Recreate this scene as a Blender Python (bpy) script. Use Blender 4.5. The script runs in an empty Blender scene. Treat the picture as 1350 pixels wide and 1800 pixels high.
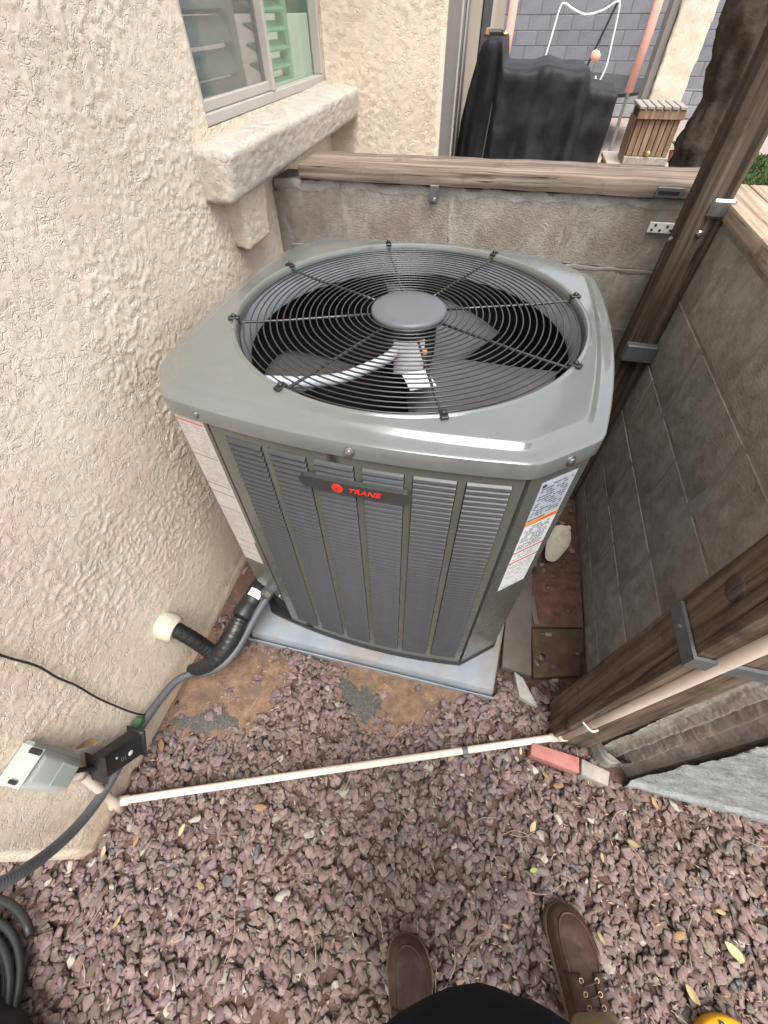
import bpy, bmesh, math, random
import numpy as np
from mathutils import Vector, Matrix
random.seed(7); rng = np.random.default_rng(11)
S = bpy.context.scene
COL = S.collection
R = math.radians

# ------------------------------------------------------------------ camera
f_px = 725.5
cam_d = bpy.data.cameras.new('camera'); cam = bpy.data.objects.new('camera', cam_d); COL.objects.link(cam)
cam_d.sensor_fit = 'HORIZONTAL'; cam_d.sensor_width = 36; cam_d.lens = f_px / 1350 * 36
cam_d.clip_start = 0.01; cam_d.clip_end = 400
H = 1.6
def _u(v): return v / np.linalg.norm(v)
dn = _u(np.array([10., 586., f_px])); dy = np.array([281., -903., f_px]); dy = _u(dy - dn * (dy @ dn))
RW = np.array([np.cross(dy, -dn), dy, -dn])            # world axes seen from the camera
m = Matrix.Identity(4)
for i in range(3):
    m[i][0] = RW[i, 0]; m[i][1] = -RW[i, 1]; m[i][2] = -RW[i, 2]
m[2][3] = H
cam.matrix_world = m
S.camera = cam

# ------------------------------------------------------------------ sky, sun, exposure
SUN_EL, SUN_AZ = R(67), R(152)      # azimuth clockwise from +Y
w = bpy.data.worlds.new('World'); S.world = w; w.use_nodes = True
nt = w.node_tree; nt.nodes.clear()
sky = nt.nodes.new('ShaderNodeTexSky'); sky.sky_type = 'NISHITA'; sky.sun_disc = False
sky.sun_elevation = SUN_EL; sky.sun_rotation = SUN_AZ; sky.dust_density = 4; sky.air_density = 1.2; sky.ozone_density = 0.6
hs = nt.nodes.new('ShaderNodeHueSaturation'); hs.inputs['Saturation'].default_value = 0.3
bg = nt.nodes.new('ShaderNodeBackground'); bg.inputs['Strength'].default_value = 0.15
wo = nt.nodes.new('ShaderNodeOutputWorld')
nt.links.new(sky.outputs[0], hs.inputs['Color']); nt.links.new(hs.outputs[0], bg.inputs['Color']); nt.links.new(bg.outputs[0], wo.inputs[0])
sl = bpy.data.lights.new('sun', 'SUN'); sl.energy = 1.6; sl.angle = R(42); sl.color = (1, .96, .9)
so = bpy.data.objects.new('sun', sl); COL.objects.link(so)
sd = Vector((math.sin(SUN_AZ) * math.cos(SUN_EL), math.cos(SUN_AZ) * math.cos(SUN_EL), math.sin(SUN_EL)))
so.rotation_euler = sd.to_track_quat('Z', 'Y').to_euler(); so.location = (2, -3, 6)
vs = S.view_settings; vs.view_transform = 'Standard'; vs.look = 'None'; vs.exposure = 1.13; vs.gamma = 1; vs.use_curve_mapping = False
S.cycles.max_bounces = 8

# ------------------------------------------------------------------ helpers
def proj(p):
    q = RW.T @ (np.asarray(p, float) - np.array([0, 0, H])); return 675 + f_px * q[0] / q[2], 900 + f_px * q[1] / q[2], q[2]
def tag(o, label=None, cat=None, group=None, kind=None):
    for k, v in (('label', label), ('category', cat), ('group', group), ('kind', kind)):
        if v: o[k] = v
    return o
def thing(name, label, cat, loc=(0, 0, 0), group=None):
    o = bpy.data.objects.new(name, None); COL.objects.link(o); o.location = loc; o.empty_display_size = .05
    return tag(o, label, cat, group)
def put(o, parent):
    if parent is not None:
        o.parent = parent
        t = Vector(parent.location); q = parent.parent
        while q is not None: q = q.parent
        o.matrix_parent_inverse = Matrix.Translation(-t) if parent.type == 'EMPTY' else Matrix.Identity(4)
    return o
class MB:
    def __init__(s): s.v = []; s.f = []; s.n = 0
    def add(s, v, f):
        s.v.extend([tuple(map(float, p)) for p in v]); s.f.extend([tuple(int(i) + s.n for i in q) for q in f]); s.n += len(v); return s
    def box(s, a, b, rz=0, bev=0, piv=None):
        bm = bmesh.new(); bmesh.ops.create_cube(bm, size=1)
        a = np.array(a, float); b = np.array(b, float); c = (a + b) / 2; d = b - a
        for v in bm.verts: v.co = Vector((v.co.x * d[0], v.co.y * d[1], v.co.z * d[2]))
        if bev: bmesh.ops.bevel(bm, geom=bm.edges[:], offset=bev, segments=1, affect='EDGES', profile=.5)
        M = Matrix.Translation(Vector(c)) @ Matrix.Rotation(rz, 4, 'Z')
        bm.transform(M); s.bm(bm); return s
    def bm(s, bm):
        bm.verts.index_update(); s.add([v.co for v in bm.verts], [[v.index for v in f.verts] for f in bm.faces]); bm.free(); return s
    def hexa(s, bot, top):      # 4 bottom + 4 top corners, counter-clockwise from above
        return s.add(list(bot) + list(top), [(3, 2, 1, 0), (4, 5, 6, 7), (0, 1, 5, 4), (1, 2, 6, 5), (2, 3, 7, 6), (3, 0, 4, 7)])
    def tube(s, path, r, seg=10, cap=True, closed=False):
        P = np.array(path, float); n = len(P); r = np.broadcast_to(np.array(r, float), (n,))
        T = np.roll(P, -1, 0) - np.roll(P, 1, 0) if closed else np.gradient(P, axis=0)
        T /= np.linalg.norm(T, axis=1)[:, None] + 1e-12
        a = np.array([0, 0, 1.]) if abs(T[0][2]) < .9 else np.array([1., 0, 0])
        N = np.cross(T[0], a); N /= np.linalg.norm(N); vs_ = []
        th = np.linspace(0, 2 * np.pi, seg, endpoint=False)
        for i in range(n):
            N = N - T[i] * (N @ T[i]); N /= np.linalg.norm(N); B = np.cross(T[i], N)
            vs_ += list(P[i] + r[i] * (np.outer(np.cos(th), N) + np.outer(np.sin(th), B)))
        fs = []
        for i in range(n if closed else n - 1):
            j = (i + 1) % n
            for k in range(seg):
                k2 = (k + 1) % seg; fs.append((i * seg + k, i * seg + k2, j * seg + k2, j * seg + k))
        if cap and not closed: fs += [tuple(range(seg))[::-1], tuple((n - 1) * seg + k for k in range(seg))]
        return s.add(vs_, fs)
    def lathe(s, prof, loc=(0, 0, 0), axis=(0, 0, 1), seg=24):
        q = Vector((0, 0, 1)).rotation_difference(Vector(axis).normalized()); L = Vector(loc); vs_ = []; fs = []
        for r, z in prof:
            for k in range(seg):
                t = 2 * math.pi * k / seg; vs_.append(L + q @ Vector((r * math.cos(t), r * math.sin(t), z)))
        for i in range(len(prof) - 1):
            for k in range(seg):
                k2 = (k + 1) % seg; fs.append((i * seg + k, i * seg + k2, (i + 1) * seg + k2, (i + 1) * seg + k))
        if prof[0][0] > 1e-6: fs.append(tuple(range(seg))[::-1])
        if prof[-1][0] > 1e-6: fs.append(tuple((len(prof) - 1) * seg + k for k in range(seg)))
        return s.add(vs_, fs)
    def rings(s, rs, cap0=False, cap1=False):
        n = len(rs[0]); vs_ = [p for r in rs for p in r]; fs = []
        for i in range(len(rs) - 1):
            for k in range(n):
                k2 = (k + 1) % n; fs.append((i * n + k, i * n + k2, (i + 1) * n + k2, (i + 1) * n + k))
        if cap0: fs.append(tuple(range(n))[::-1])
        if cap1: fs.append(tuple((len(rs) - 1) * n + k for k in range(n)))
        return s.add(vs_, fs)
    def grid(s, X):            # X: (a,b,3) array
        a, b = X.shape[:2]; idx = np.arange(a * b).reshape(a, b)
        q = np.stack([idx[:-1, :-1], idx[1:, :-1], idx[1:, 1:], idx[:-1, 1:]], -1).reshape(-1, 4)
        return s.add(X.reshape(-1, 3), q)
    def build(s, name, mat, parent=None, smooth=False, angle=None):
        me = bpy.data.meshes.new(name); me.from_pydata(s.v, [], s.f); me.materials.append(mat)
        if smooth:
            me.polygons.foreach_set('use_smooth', [True] * len(me.polygons))
            if angle: me.set_sharp_from_angle(angle=R(angle))
        me.update()
        o = bpy.data.objects.new(name, me); COL.objects.link(o); put(o, parent); return o
def inst(src, name, parent, M):
    o = bpy.data.objects.new(name, src); COL.objects.link(o); put(o, parent); o.matrix_basis = M; return o
def cr(pts, n=12):             # Catmull-Rom
    P = np.array(pts, float); P = np.vstack([2 * P[0] - P[1], P, 2 * P[-1] - P[-2]]); out = []
    for i in range(1, len(P) - 2):
        t = np.linspace(0, 1, n, endpoint=False)[:, None]; a, b, c, d = P[i - 1:i + 3]
        out.append(.5 * (2 * b + (c - a) * t + (2 * a - 5 * b + 4 * c - d) * t ** 2 + (3 * b - a - 3 * c + d) * t ** 3))
    return np.vstack(out + [P[-2][None]])
# numpy gradient noise
_perm = rng.permutation(512)
def perlin(x, y, seed=0):
    xi = np.floor(x).astype(int); yi = np.floor(y).astype(int); xf = x - xi; yf = y - yi
    def g(ix, iy, dx, dy):
        h = _perm[(_perm[(ix + seed * 37) & 511] + iy) & 511] * (2 * np.pi / 512); return np.cos(h) * dx + np.sin(h) * dy
    u = xf ** 3 * (xf * (xf * 6 - 15) + 10); v = yf ** 3 * (yf * (yf * 6 - 15) + 10)
    a = g(xi, yi, xf, yf); b = g(xi + 1, yi, xf - 1, yf); c = g(xi, yi + 1, xf, yf - 1); d = g(xi + 1, yi + 1, xf - 1, yf - 1)
    return 1.5 * ((a * (1 - u) + b * u) * (1 - v) + (c * (1 - u) + d * u) * v)
def fbm(x, y, o=3, seed=0):
    s = 0; a = 1
    for k in range(o): s = s + a * perlin(x * 2 ** k, y * 2 ** k, seed + k); a *= .5
    return s
def sst(a, b, x): t = np.clip((x - a) / (b - a), 0, 1); return t * t * (3 - 2 * t)
def stucco_h(u, v, calm=1.0):
    wx = fbm(u * 22, v * 22, 2, 50); wy = fbm(u * 22 + 9, v * 22, 2, 60)
    n1 = fbm(u * 38 + wx * .8, v * 50 + wy * .8, 3, 1); n3 = fbm(u * 52 + wy * .9, v * 60 + wx * .9, 2, 31)
    zone = sst(-.45, .25, perlin(u * 2.6, v * 2.6, 5) + .4 * perlin(u * 7, v * 7, 25))
    patch = sst(.08, .2, n1) * (.35 + .65 * zone)
    worms = sst(.12, .03, np.abs(n3)) * zone * .5
    return (patch + worms) * .0019 * calm + .0004 * fbm(u * 110, v * 110, 2, 71) + .0022 * fbm(u * 2.3, v * 3.1, 2, 91)

# ------------------------------------------------------------------ materials
def hexc(c): return (c[0], c[1], c[2], 1)
def pm(name, cols, scale=(6, 6, 6), detail=5, rough=.8, bump=0., bscale=60., bdist=.002, metal=0., spec=.35, coat=0., pos=None, big=None, rnd=0., nrough=.6, voro=None, rvar=0.):
    mt = bpy.data.materials.new(name); mt.use_nodes = True; N = mt.node_tree.nodes; L = mt.node_tree.links; b = N['Principled BSDF']
    tc = N.new('ShaderNodeTexCoord'); mp = N.new('ShaderNodeMapping'); mp.inputs['Scale'].default_value = scale; L.new(tc.outputs['Object'], mp.inputs['Vector'])
    nz = N.new('ShaderNodeTexNoise'); nz.inputs['Scale'].default_value = 1; nz.inputs['Detail'].default_value = detail; nz.inputs['Roughness'].default_value = nrough; L.new(mp.outputs[0], nz.inputs['Vector'])
    rp = N.new('ShaderNodeValToRGB'); e = rp.color_ramp.elements
    pos = pos or [.3 + .4 * i / max(1, len(cols) - 1) for i in range(len(cols))]
    while len(e) < len(cols): e.new(.5)
    for i, c in enumerate(cols): e[i].position = pos[i]; e[i].color = hexc(c)
    L.new(nz.outputs['Fac'], rp.inputs[0]); out = rp.outputs[0]
    if big:      # (scale, colour, low, high): broad stains of another colour
        n2 = N.new('ShaderNodeTexNoise'); n2.inputs['Scale'].default_value = big[0]; n2.inputs['Detail'].default_value = 6; n2.inputs['Roughness'].default_value = .65; L.new(tc.outputs['Object'], n2.inputs['Vector'])
        mr = N.new('ShaderNodeMapRange'); mr.inputs[1].default_value = big[2]; mr.inputs[2].default_value = big[3]; L.new(n2.outputs['Fac'], mr.inputs[0])
        mx = N.new('ShaderNodeMix'); mx.data_type = 'RGBA'; L.new(mr.outputs[0], mx.inputs[0]); L.new(out, mx.inputs[6]); mx.inputs[7].default_value = hexc(big[1]); out = mx.outputs[2]
    if rnd:
        oi = N.new('ShaderNodeObjectInfo'); mr = N.new('ShaderNodeMapRange'); mr.inputs[3].default_value = 1 - rnd; mr.inputs[4].default_value = 1 + rnd; L.new(oi.outputs['Random'], mr.inputs[0])
        h = N.new('ShaderNodeHueSaturation'); L.new(mr.outputs[0], h.inputs['Value']); L.new(out, h.inputs['Color']); out = h.outputs[0]
    L.new(out, b.inputs['Base Color']); b.inputs['Roughness'].default_value = rough; b.inputs['Metallic'].default_value = metal; b.inputs['Specular IOR Level'].default_value = spec; b.inputs['Coat Weight'].default_value = coat; b.inputs['Coat Roughness'].default_value = .16
    if rvar:
        n4 = N.new('ShaderNodeTexNoise'); n4.inputs['Scale'].default_value = 9; n4.inputs['Detail'].default_value = 8; L.new(tc.outputs['Object'], n4.inputs['Vector'])
        mr = N.new('ShaderNodeMapRange'); mr.inputs[1].default_value = .35; mr.inputs[2].default_value = .7; mr.inputs[3].default_value = rough - rvar; mr.inputs[4].default_value = rough + rvar; L.new(n4.outputs['Fac'], mr.inputs[0]); L.new(mr.outputs[0], b.inputs['Roughness'])
    if bump:
        if voro:
            n3 = N.new('ShaderNodeTexVoronoi'); n3.inputs['Scale'].default_value = bscale; L.new(tc.outputs['Object'], n3.inputs['Vector']); ho = n3.outputs['Distance']
        else:
            n3 = N.new('ShaderNodeTexNoise'); n3.inputs['Scale'].default_value = bscale if not isinstance(bscale, tuple) else 1; n3.inputs['Detail'].default_value = 4; ho = n3.outputs['Fac']
            if isinstance(bscale, tuple):
                m2 = N.new('ShaderNodeMapping'); m2.inputs['Scale'].default_value = bscale; L.new(tc.outputs['Object'], m2.inputs['Vector']); L.new(m2.outputs[0], n3.inputs['Vector'])
            else: L.new(tc.outputs['Object'], n3.inputs['Vector'])
        bp = N.new('ShaderNodeBump'); bp.inputs['Strength'].default_value = bump; bp.inputs['Distance'].default_value = bdist; L.new(ho, bp.inputs['Height']); L.new(bp.outputs[0], b.inputs['Normal'])
    return mt
def wood(name, axis, a, b_, c, rough=.85, g=90, bump=.7):
    sc = [g, g, g]; sc[axis] = g * .035
    mt = pm(name, [a, b_, c], scale=tuple(sc), detail=4, rough=rough, bump=bump, bscale=tuple(sc), bdist=.003, nrough=.55, big=(9, tuple(.45 * x for x in a), .56, .78), spec=.2)
    N = mt.node_tree.nodes; L = mt.node_tree.links; b0 = N['Principled BSDF']; tc = N.new('ShaderNodeTexCoord'); mp = N.new('ShaderNodeMapping'); s2 = [g * 1.7] * 3; s2[axis] = g * .06; mp.inputs['Scale'].default_value = s2; L.new(tc.outputs['Object'], mp.inputs['Vector'])
    nz = N.new('ShaderNodeTexNoise'); nz.inputs['Scale'].default_value = 1; nz.inputs['Detail'].default_value = 3; nz.inputs['Distortion'].default_value = .6; L.new(mp.outputs[0], nz.inputs['Vector'])
    mr = N.new('ShaderNodeMapRange'); mr.inputs[1].default_value = .63; mr.inputs[2].default_value = .74; L.new(nz.outputs['Fac'], mr.inputs[0]); mx = N.new('ShaderNodeMix'); mx.data_type = 'RGBA'; L.new(mr.outputs[0], mx.inputs[0])
    L.new(b0.inputs['Base Color'].links[0].from_socket, mx.inputs[6]); mx.inputs[7].default_value = hexc(tuple(.3 * x for x in a)); L.new(mx.outputs[2], b0.inputs['Base Color'])
    bp = N.new('ShaderNodeBump'); bp.invert = True; bp.inputs['Strength'].default_value = .8; bp.inputs['Distance'].default_value = .004; L.new(mr.outputs[0], bp.inputs['Height']); L.new(b0.inputs['Normal'].links[0].from_socket, bp.inputs['Normal']); L.new(bp.outputs[0], b0.inputs['Normal'])
    return mt
M_stucco = pm('stucco_paint', [(.67, .55, .43), (.745, .63, .505), (.785, .685, .565)], scale=(3, 3, 3), detail=8, rough=.93, bump=.35, bscale=420, bdist=.0012, spec=.15, big=(1.7, (.66, .60, .49), .5, .75))
M_stucco_w = pm('sill_stucco_paint', [(.48, .43, .365), (.60, .55, .485)], scale=(14, 14, 14), detail=8, rough=.93, bump=.5, bscale=300, bdist=.0015, spec=.15, big=(11, (.42, .36, .29), .55, .8))
M_block = pm('concrete_block', [(.20, .182, .152), (.325, .30, .258), (.42, .39, .345)], scale=(19, 19, 19), detail=10, rough=.95, bump=.7, bscale=190, bdist=.005, spec=.1, nrough=.72, big=(3.5, (.21, .17, .135), .5, .72), rnd=.07)
M_mortar = pm('mortar_grey', [(.21, .195, .168), (.36, .335, .30)], scale=(13, 13, 13), detail=9, rough=.95, bump=.7, bscale=90, bdist=.004, spec=.1, big=(5, (.23, .19, .15), .5, .7))
M_mortar_l = pm('mortar_pale', [(.30, .285, .258), (.46, .445, .415)], scale=(17, 17, 17), detail=9, rough=.95, bump=.8, bscale=120, bdist=.004, spec=.1)
M_plaster = pm('pale_plaster', [(.15, .155, .15), (.27, .28, .27), (.34, .35, .34)], scale=(26, 26, 26), detail=10, rough=.93, bump=.9, bscale=110, bdist=.004, spec=.1, nrough=.72, big=(4, (.22, .19, .16), .55, .75))
M_beam = wood('weathered_timber_x', 0, (.08, .058, .045), (.195, .15, .118), (.32, .265, .22), g=62)
M_post = wood('stained_timber_z', 2, (.05, .034, .023), (.125, .088, .061), (.205, .15, .108), g=55)
M_post_far = wood('grey_timber_z', 2, (.03, .022, .015), (.078, .059, .043), (.15, .12, .092), g=55)
M_cap = wood('pale_timber_y', 1, (.23, .16, .11), (.37, .28, .205), (.47, .38, .30), g=60)
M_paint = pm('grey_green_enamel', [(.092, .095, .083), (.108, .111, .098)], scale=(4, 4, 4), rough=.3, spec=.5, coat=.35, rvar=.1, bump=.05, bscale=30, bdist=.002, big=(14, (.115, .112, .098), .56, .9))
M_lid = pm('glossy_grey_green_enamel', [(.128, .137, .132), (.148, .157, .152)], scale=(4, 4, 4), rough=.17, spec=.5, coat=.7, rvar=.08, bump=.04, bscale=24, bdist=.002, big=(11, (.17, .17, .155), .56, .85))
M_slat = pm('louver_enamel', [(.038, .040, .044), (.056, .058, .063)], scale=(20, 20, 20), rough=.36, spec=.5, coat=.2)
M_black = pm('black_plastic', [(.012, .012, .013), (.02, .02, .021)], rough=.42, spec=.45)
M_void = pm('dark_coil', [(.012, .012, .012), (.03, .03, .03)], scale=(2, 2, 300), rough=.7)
M_wire = pm('black_coated_wire', [(.02, .02, .021), (.03, .03, .032)], rough=.28, spec=.5, coat=.4)
M_hub = pm('dark_grey_plastic_cap', [(.09, .095, .105), (.11, .115, .125)], rough=.4, spec=.5, rvar=.05)
M_alu = pm('dull_galvanised_steel', [(.40, .43, .46), (.52, .55, .58)], scale=(30, 30, 30), rough=.3, metal=.3)
M_blade = pm('grey_fan_blade', [(.10, .098, .10), (.15, .148, .15)], rough=.42, metal=.3)
M_steel = pm('zinc_steel', [(.26, .265, .27), (.4, .405, .41)], scale=(60, 60, 60), rough=.35, metal=.9, bump=.1, bscale=80)
M_strap = pm('grey_painted_steel', [(.10, .11, .115), (.15, .155, .16)], scale=(40, 40, 40), rough=.5, metal=.3)
M_flex = pm('flexible_conduit_white', [(.45, .48, .52), (.55, .58, .62)], rough=.5)
M_badge = pm('charcoal_badge', [(.035, .036, .037), (.045, .046, .047)], rough=.4)
M_red = pm('red_emblem', [(.62, .03, .02), (.7, .04, .025)], rough=.4)
M_lab_w = pm('white_label_film', [(.72, .74, .76), (.78, .79, .8)], rough=.4)
M_lab_s = pm('silver_label_film', [(.42, .47, .53), (.52, .57, .63)], rough=.35)
M_lab_t = pm('dusty_label_film', [(.42, .40, .36), (.52, .50, .46)], scale=(40, 40, 40), rough=.6)
M_ink = pm('dark_ink', [(.03, .035, .05), (.05, .055, .07)], rough=.5)
M_inkg = pm('grey_ink', [(.20, .20, .19), (.27, .27, .26)], rough=.6)
M_orange = pm('orange_print', [(.75, .25, .03), (.82, .3, .05)], rough=.5)
M_redink = pm('red_print', [(.55, .09, .05), (.62, .12, .07)], rough=.5)
M_pad = pm('pad_plastic', [(.20, .225, .255), (.275, .30, .33)], scale=(8, 8, 8), detail=8, rough=.75, bump=.3, bscale=200, bdist=.001, big=(5, (.25, .20, .155), .5, .72))
M_slab = pm('brown_concrete_slab', [(.095, .082, .07), (.165, .145, .125)], scale=(9, 9, 9), detail=8, rough=.9, bump=.4, bscale=150)
M_paver = pm('red_paver', [(.085, .038, .032), (.135, .064, .054), (.18, .095, .08)], scale=(22, 22, 22), detail=9, rough=.95, bump=.6, bscale=160, big=(9, (.12, .08, .055), .5, .65))
M_paver2 = pm('dirty_brown_paver', [(.07, .043, .028), (.13, .085, .055)], scale=(22, 22, 22), detail=9, rough=.95, bump=.7, bscale=130, big=(12, (.09, .06, .04), .5, .65))
M_brick = pm('red_brick', [(.30, .12, .10), (.40, .18, .155)], scale=(25, 25, 25), detail=8, rough=.9, bump=.4, bscale=200, big=(12, (.36, .27, .22), .58, .75))
M_dirt = pm('orange_dirt', [(.11, .068, .045), (.215, .138, .094), (.31, .21, .148)], scale=(26, 26, 26), detail=10, rough=1, bump=1, bscale=240, bdist=.005, spec=.05, nrough=.75, big=(7, (.15, .11, .085), .5, .66))
M_ground = pm('brown_earth', [(.06, .036, .029), (.115, .073, .058), (.17, .112, .09)], scale=(26, 26, 26), detail=10, rough=1, bump=1, bscale=240, bdist=.005, spec=.05, nrough=.75)
M_soil = pm('dark_grit', [(.055, .05, .046), (.11, .103, .095), (.165, .152, .138)], scale=(120, 120, 120), detail=6, rough=1, bump=1, bscale=330, bdist=.004, spec=.05, nrough=.7)
M_pvc = pm('cream_pvc', [(.60, .50, .41), (.70, .60, .50)], scale=(14, 14, 14), detail=7, rough=.5, big=(20, (.50, .39, .30), .58, .8))
M_foam = pm('cream_foam', [(.50, .46, .36), (.60, .56, .46)], scale=(30, 30, 30), rough=.9, bump=.6, bscale=120, bdist=.004, big=(25, (.38, .32, .22), .55, .75))
M_tape = pm('black_vinyl_tape', [(.012, .012, .012), (.022, .022, .022)], rough=.33, spec=.5, bump=.6, bscale=(25, 90, 90), bdist=.004)
M_conduit = pm('grey_liquidtight_conduit', [(.075, .08, .09), (.11, .115, .125)], rough=.42, spec=.5)
M_copper = pm('copper', [(.6, .28, .18), (.7, .36, .24)], rough=.35, metal=.9)
M_coverbox = pm('pale_grey_box_plastic', [(.36, .39, .365), (.44, .465, .44)], rough=.45)
M_coverlens = pm('greenish_clear_cover', [(.33, .40, .36), (.39, .455, .41)], rough=.25, spec=.5)
M_green = pm('green_plastic', [(.05, .12, .06), (.07, .15, .08)], rough=.5)
M_cord = pm('dark_green_cord', [(.018, .03, .022), (.03, .04, .03)], rough=.5)
M_rubber = pm('black_rubber', [(.012, .014, .015), (.024, .027, .028)], rough=.45, spec=.4)
M_frame = pm('taupe_window_frame', [(.42, .39, .355), (.48, .45, .41)], rough=.5)
M_shutter = pm('white_shutter', [(.78, .80, .78), (.84, .85, .83)], rough=.5)
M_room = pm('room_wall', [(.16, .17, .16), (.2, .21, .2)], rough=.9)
M_cover = pm('black_cover_fabric', [(.010, .010, .012), (.02, .02, .023)], scale=(5, 5, 5), rough=.6, spec=.3, bump=.25, bscale=14, bdist=.02)
M_taupe = pm('taupe_trim', [(.20, .18, .165), (.25, .23, .21)], scale=(2, 2, 2), rough=.7)
M_tan = pm('tan_panel', [(.38, .31, .24), (.44, .37, .29)], rough=.7)
M_farblock = pm('far_grey_block', [(.22, .22, .235), (.29, .29, .305)], scale=(6, 6, 6), detail=8, rough=.95, rnd=.09, bump=.5, bscale=40, bdist=.01)
M_farmort = pm('far_mortar', [(.15, .15, .16), (.19, .19, .2)], rough=.95)
M_pink = pm('salmon_foam_sleeve', [(.62, .33, .27), (.72, .42, .35)], scale=(3, 3, 3), rough=.8)
M_white = pm('white_trim', [(.7, .69, .68), (.78, .77, .76)], rough=.6)
M_lantern = pm('brown_lantern_wood', [(.14, .085, .055), (.26, .165, .11), (.36, .25, .18)], scale=(60, 60, 6), rough=.85, bump=.4, bscale=(60, 60, 6), spec=.2)
M_lantern_g = pm('greyed_lantern_wood', [(.22, .19, .16), (.36, .32, .28)], scale=(60, 60, 60), rough=.85)
M_brass = pm('brass', [(.7, .5, .2), (.8, .6, .25)], rough=.3, metal=.9)
M_eyelet = pm('dull_brass', [(.38, .3, .17), (.46, .37, .22)], rough=.5, metal=.6)
M_bundle = pm('dark_brown_fabric', [(.03, .022, .017), (.065, .05, .038)], scale=(12, 12, 12), detail=8, rough=.9, bump=.6, bscale=40, bdist=.01, big=(5, (.09, .07, .05), .55, .8))
M_farground = pm('far_gravel', [(.20, .15, .13), (.33, .27, .24), (.42, .36, .33)], scale=(30, 30, 30), detail=8, rough=1, bump=.8, bscale=60, bdist=.02)
M_lawn = pm('lawn_green', [(.05, .09, .025), (.10, .15, .05)], scale=(60, 60, 60), rough=1, bump=1, bscale=200, bdist=.02)
M_leather = pm('brown_leather', [(.036, .018, .014), (.066, .034, .025), (.095, .052, .038)], scale=(14, 14, 14), detail=8, rough=.48, spec=.4, bump=.5, bscale=70, bdist=.002, rvar=.15, big=(22, (.11, .077, .058), .54, .8))
M_sole = pm('tan_sole', [(.16, .105, .07), (.22, .15, .1)], rough=.8)
M_thread = pm('tan_stitch', [(.13, .085, .055), (.18, .12, .08)], rough=.9)
M_shirt = pm('navy_black_cotton', [(.006, .007, .01), (.012, .013, .017)], rough=.95, spec=.1, bump=.3, bscale=500, bdist=.001)
M_khaki = pm('khaki_cotton', [(.32, .24, .16), (.40, .31, .21)], scale=(20, 20, 20), rough=.95, spec=.1, bump=.3, bscale=300, bdist=.001)
M_skin = pm('skin', [(.45, .28, .2), (.52, .33, .24)], rough=.55)
M_yellow = pm('yellow_orange_plastic', [(.80, .36, .015), (.86, .47, .02)], rough=.35, spec=.5)
M_leaf = pm('dry_leaf', [(.28, .205, .10), (.39, .31, .165), (.44, .37, .235)], scale=(40, 40, 40), rough=.8, rnd=.25)
M_leafo = pm('orange_dry_leaf', [(.24, .14, .07), (.34, .21, .105)], scale=(40, 40, 40), rough=.8, rnd=.15)
M_leafg = pm('green_leaf', [(.22, .28, .06), (.3, .36, .1)], scale=(40, 40, 40), rough=.7)
M_stem = pm('dry_twig', [(.30, .22, .15), (.45, .36, .27)], rough=.9)
def crevices(mt, dist=.0035, sc=34.):
    N = mt.node_tree.nodes; L = mt.node_tree.links; b_ = N['Principled BSDF']; old = b_.inputs['Normal'].links[0].from_socket; tc = N.new('ShaderNodeTexCoord')
    hs_ = []
    for k, (scale, lo, hi) in enumerate(((sc, .0, .045), (sc * 1.9, .0, .05))):
        nz = N.new('ShaderNodeTexNoise'); nz.inputs['Scale'].default_value = scale; nz.inputs['Detail'].default_value = 2.5; nz.inputs['Roughness'].default_value = .55; nz.inputs['Distortion'].default_value = .7; L.new(tc.outputs['Object'], nz.inputs['Vector'])
        a = N.new('ShaderNodeMath'); a.operation = 'SUBTRACT'; a.inputs[1].default_value = .5 + .02 * k; L.new(nz.outputs['Fac'], a.inputs[0])
        c = N.new('ShaderNodeMath'); c.operation = 'ABSOLUTE'; L.new(a.outputs[0], c.inputs[0])
        m_ = N.new('ShaderNodeMapRange'); m_.interpolation_type = 'SMOOTHSTEP'; m_.inputs[1].default_value = lo; m_.inputs[2].default_value = hi; L.new(c.outputs[0], m_.inputs[0])
        n2 = N.new('ShaderNodeTexNoise'); n2.inputs['Scale'].default_value = sc * (.45 + .5 * k); n2.inputs['Detail'].default_value = 1; L.new(tc.outputs['Object'], n2.inputs['Vector'])
        m2 = N.new('ShaderNodeMapRange'); m2.inputs[1].default_value = .46; m2.inputs[2].default_value = .56; L.new(n2.outputs['Fac'], m2.inputs[0]); mx_ = N.new('ShaderNodeMath'); mx_.operation = 'MAXIMUM'; L.new(m_.outputs[0], mx_.inputs[0]); L.new(m2.outputs[0], mx_.inputs[1]); hs_.append(mx_.outputs[0])
    ad = N.new('ShaderNodeMath'); ad.operation = 'MULTIPLY_ADD'; L.new(hs_[1], ad.inputs[0]); ad.inputs[1].default_value = .6; L.new(hs_[0], ad.inputs[2])
    bp = N.new('ShaderNodeBump'); bp.inputs['Strength'].default_value = .6; bp.inputs['Distance'].default_value = dist; L.new(ad.outputs[0], bp.inputs['Height']); L.new(old, bp.inputs['Normal']); L.new(bp.outputs[0], b_.inputs['Normal'])
N = M_stucco.node_tree.nodes; L = M_stucco.node_tree.links; b = N['Principled BSDF']; tc = N.new('ShaderNodeTexCoord'); sx_ = N.new('ShaderNodeSeparateXYZ'); L.new(tc.outputs['Object'], sx_.inputs[0])
nz = N.new('ShaderNodeTexNoise'); nz.inputs['Scale'].default_value = 11; nz.inputs['Detail'].default_value = 8; nz.inputs['Roughness'].default_value = .7; L.new(tc.outputs['Object'], nz.inputs['Vector'])
ma = N.new('ShaderNodeMath'); ma.operation = 'MULTIPLY_ADD'; ma.inputs[1].default_value = -.34; L.new(nz.outputs['Fac'], ma.inputs[0]); L.new(sx_.outputs['Z'], ma.inputs[2])
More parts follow.
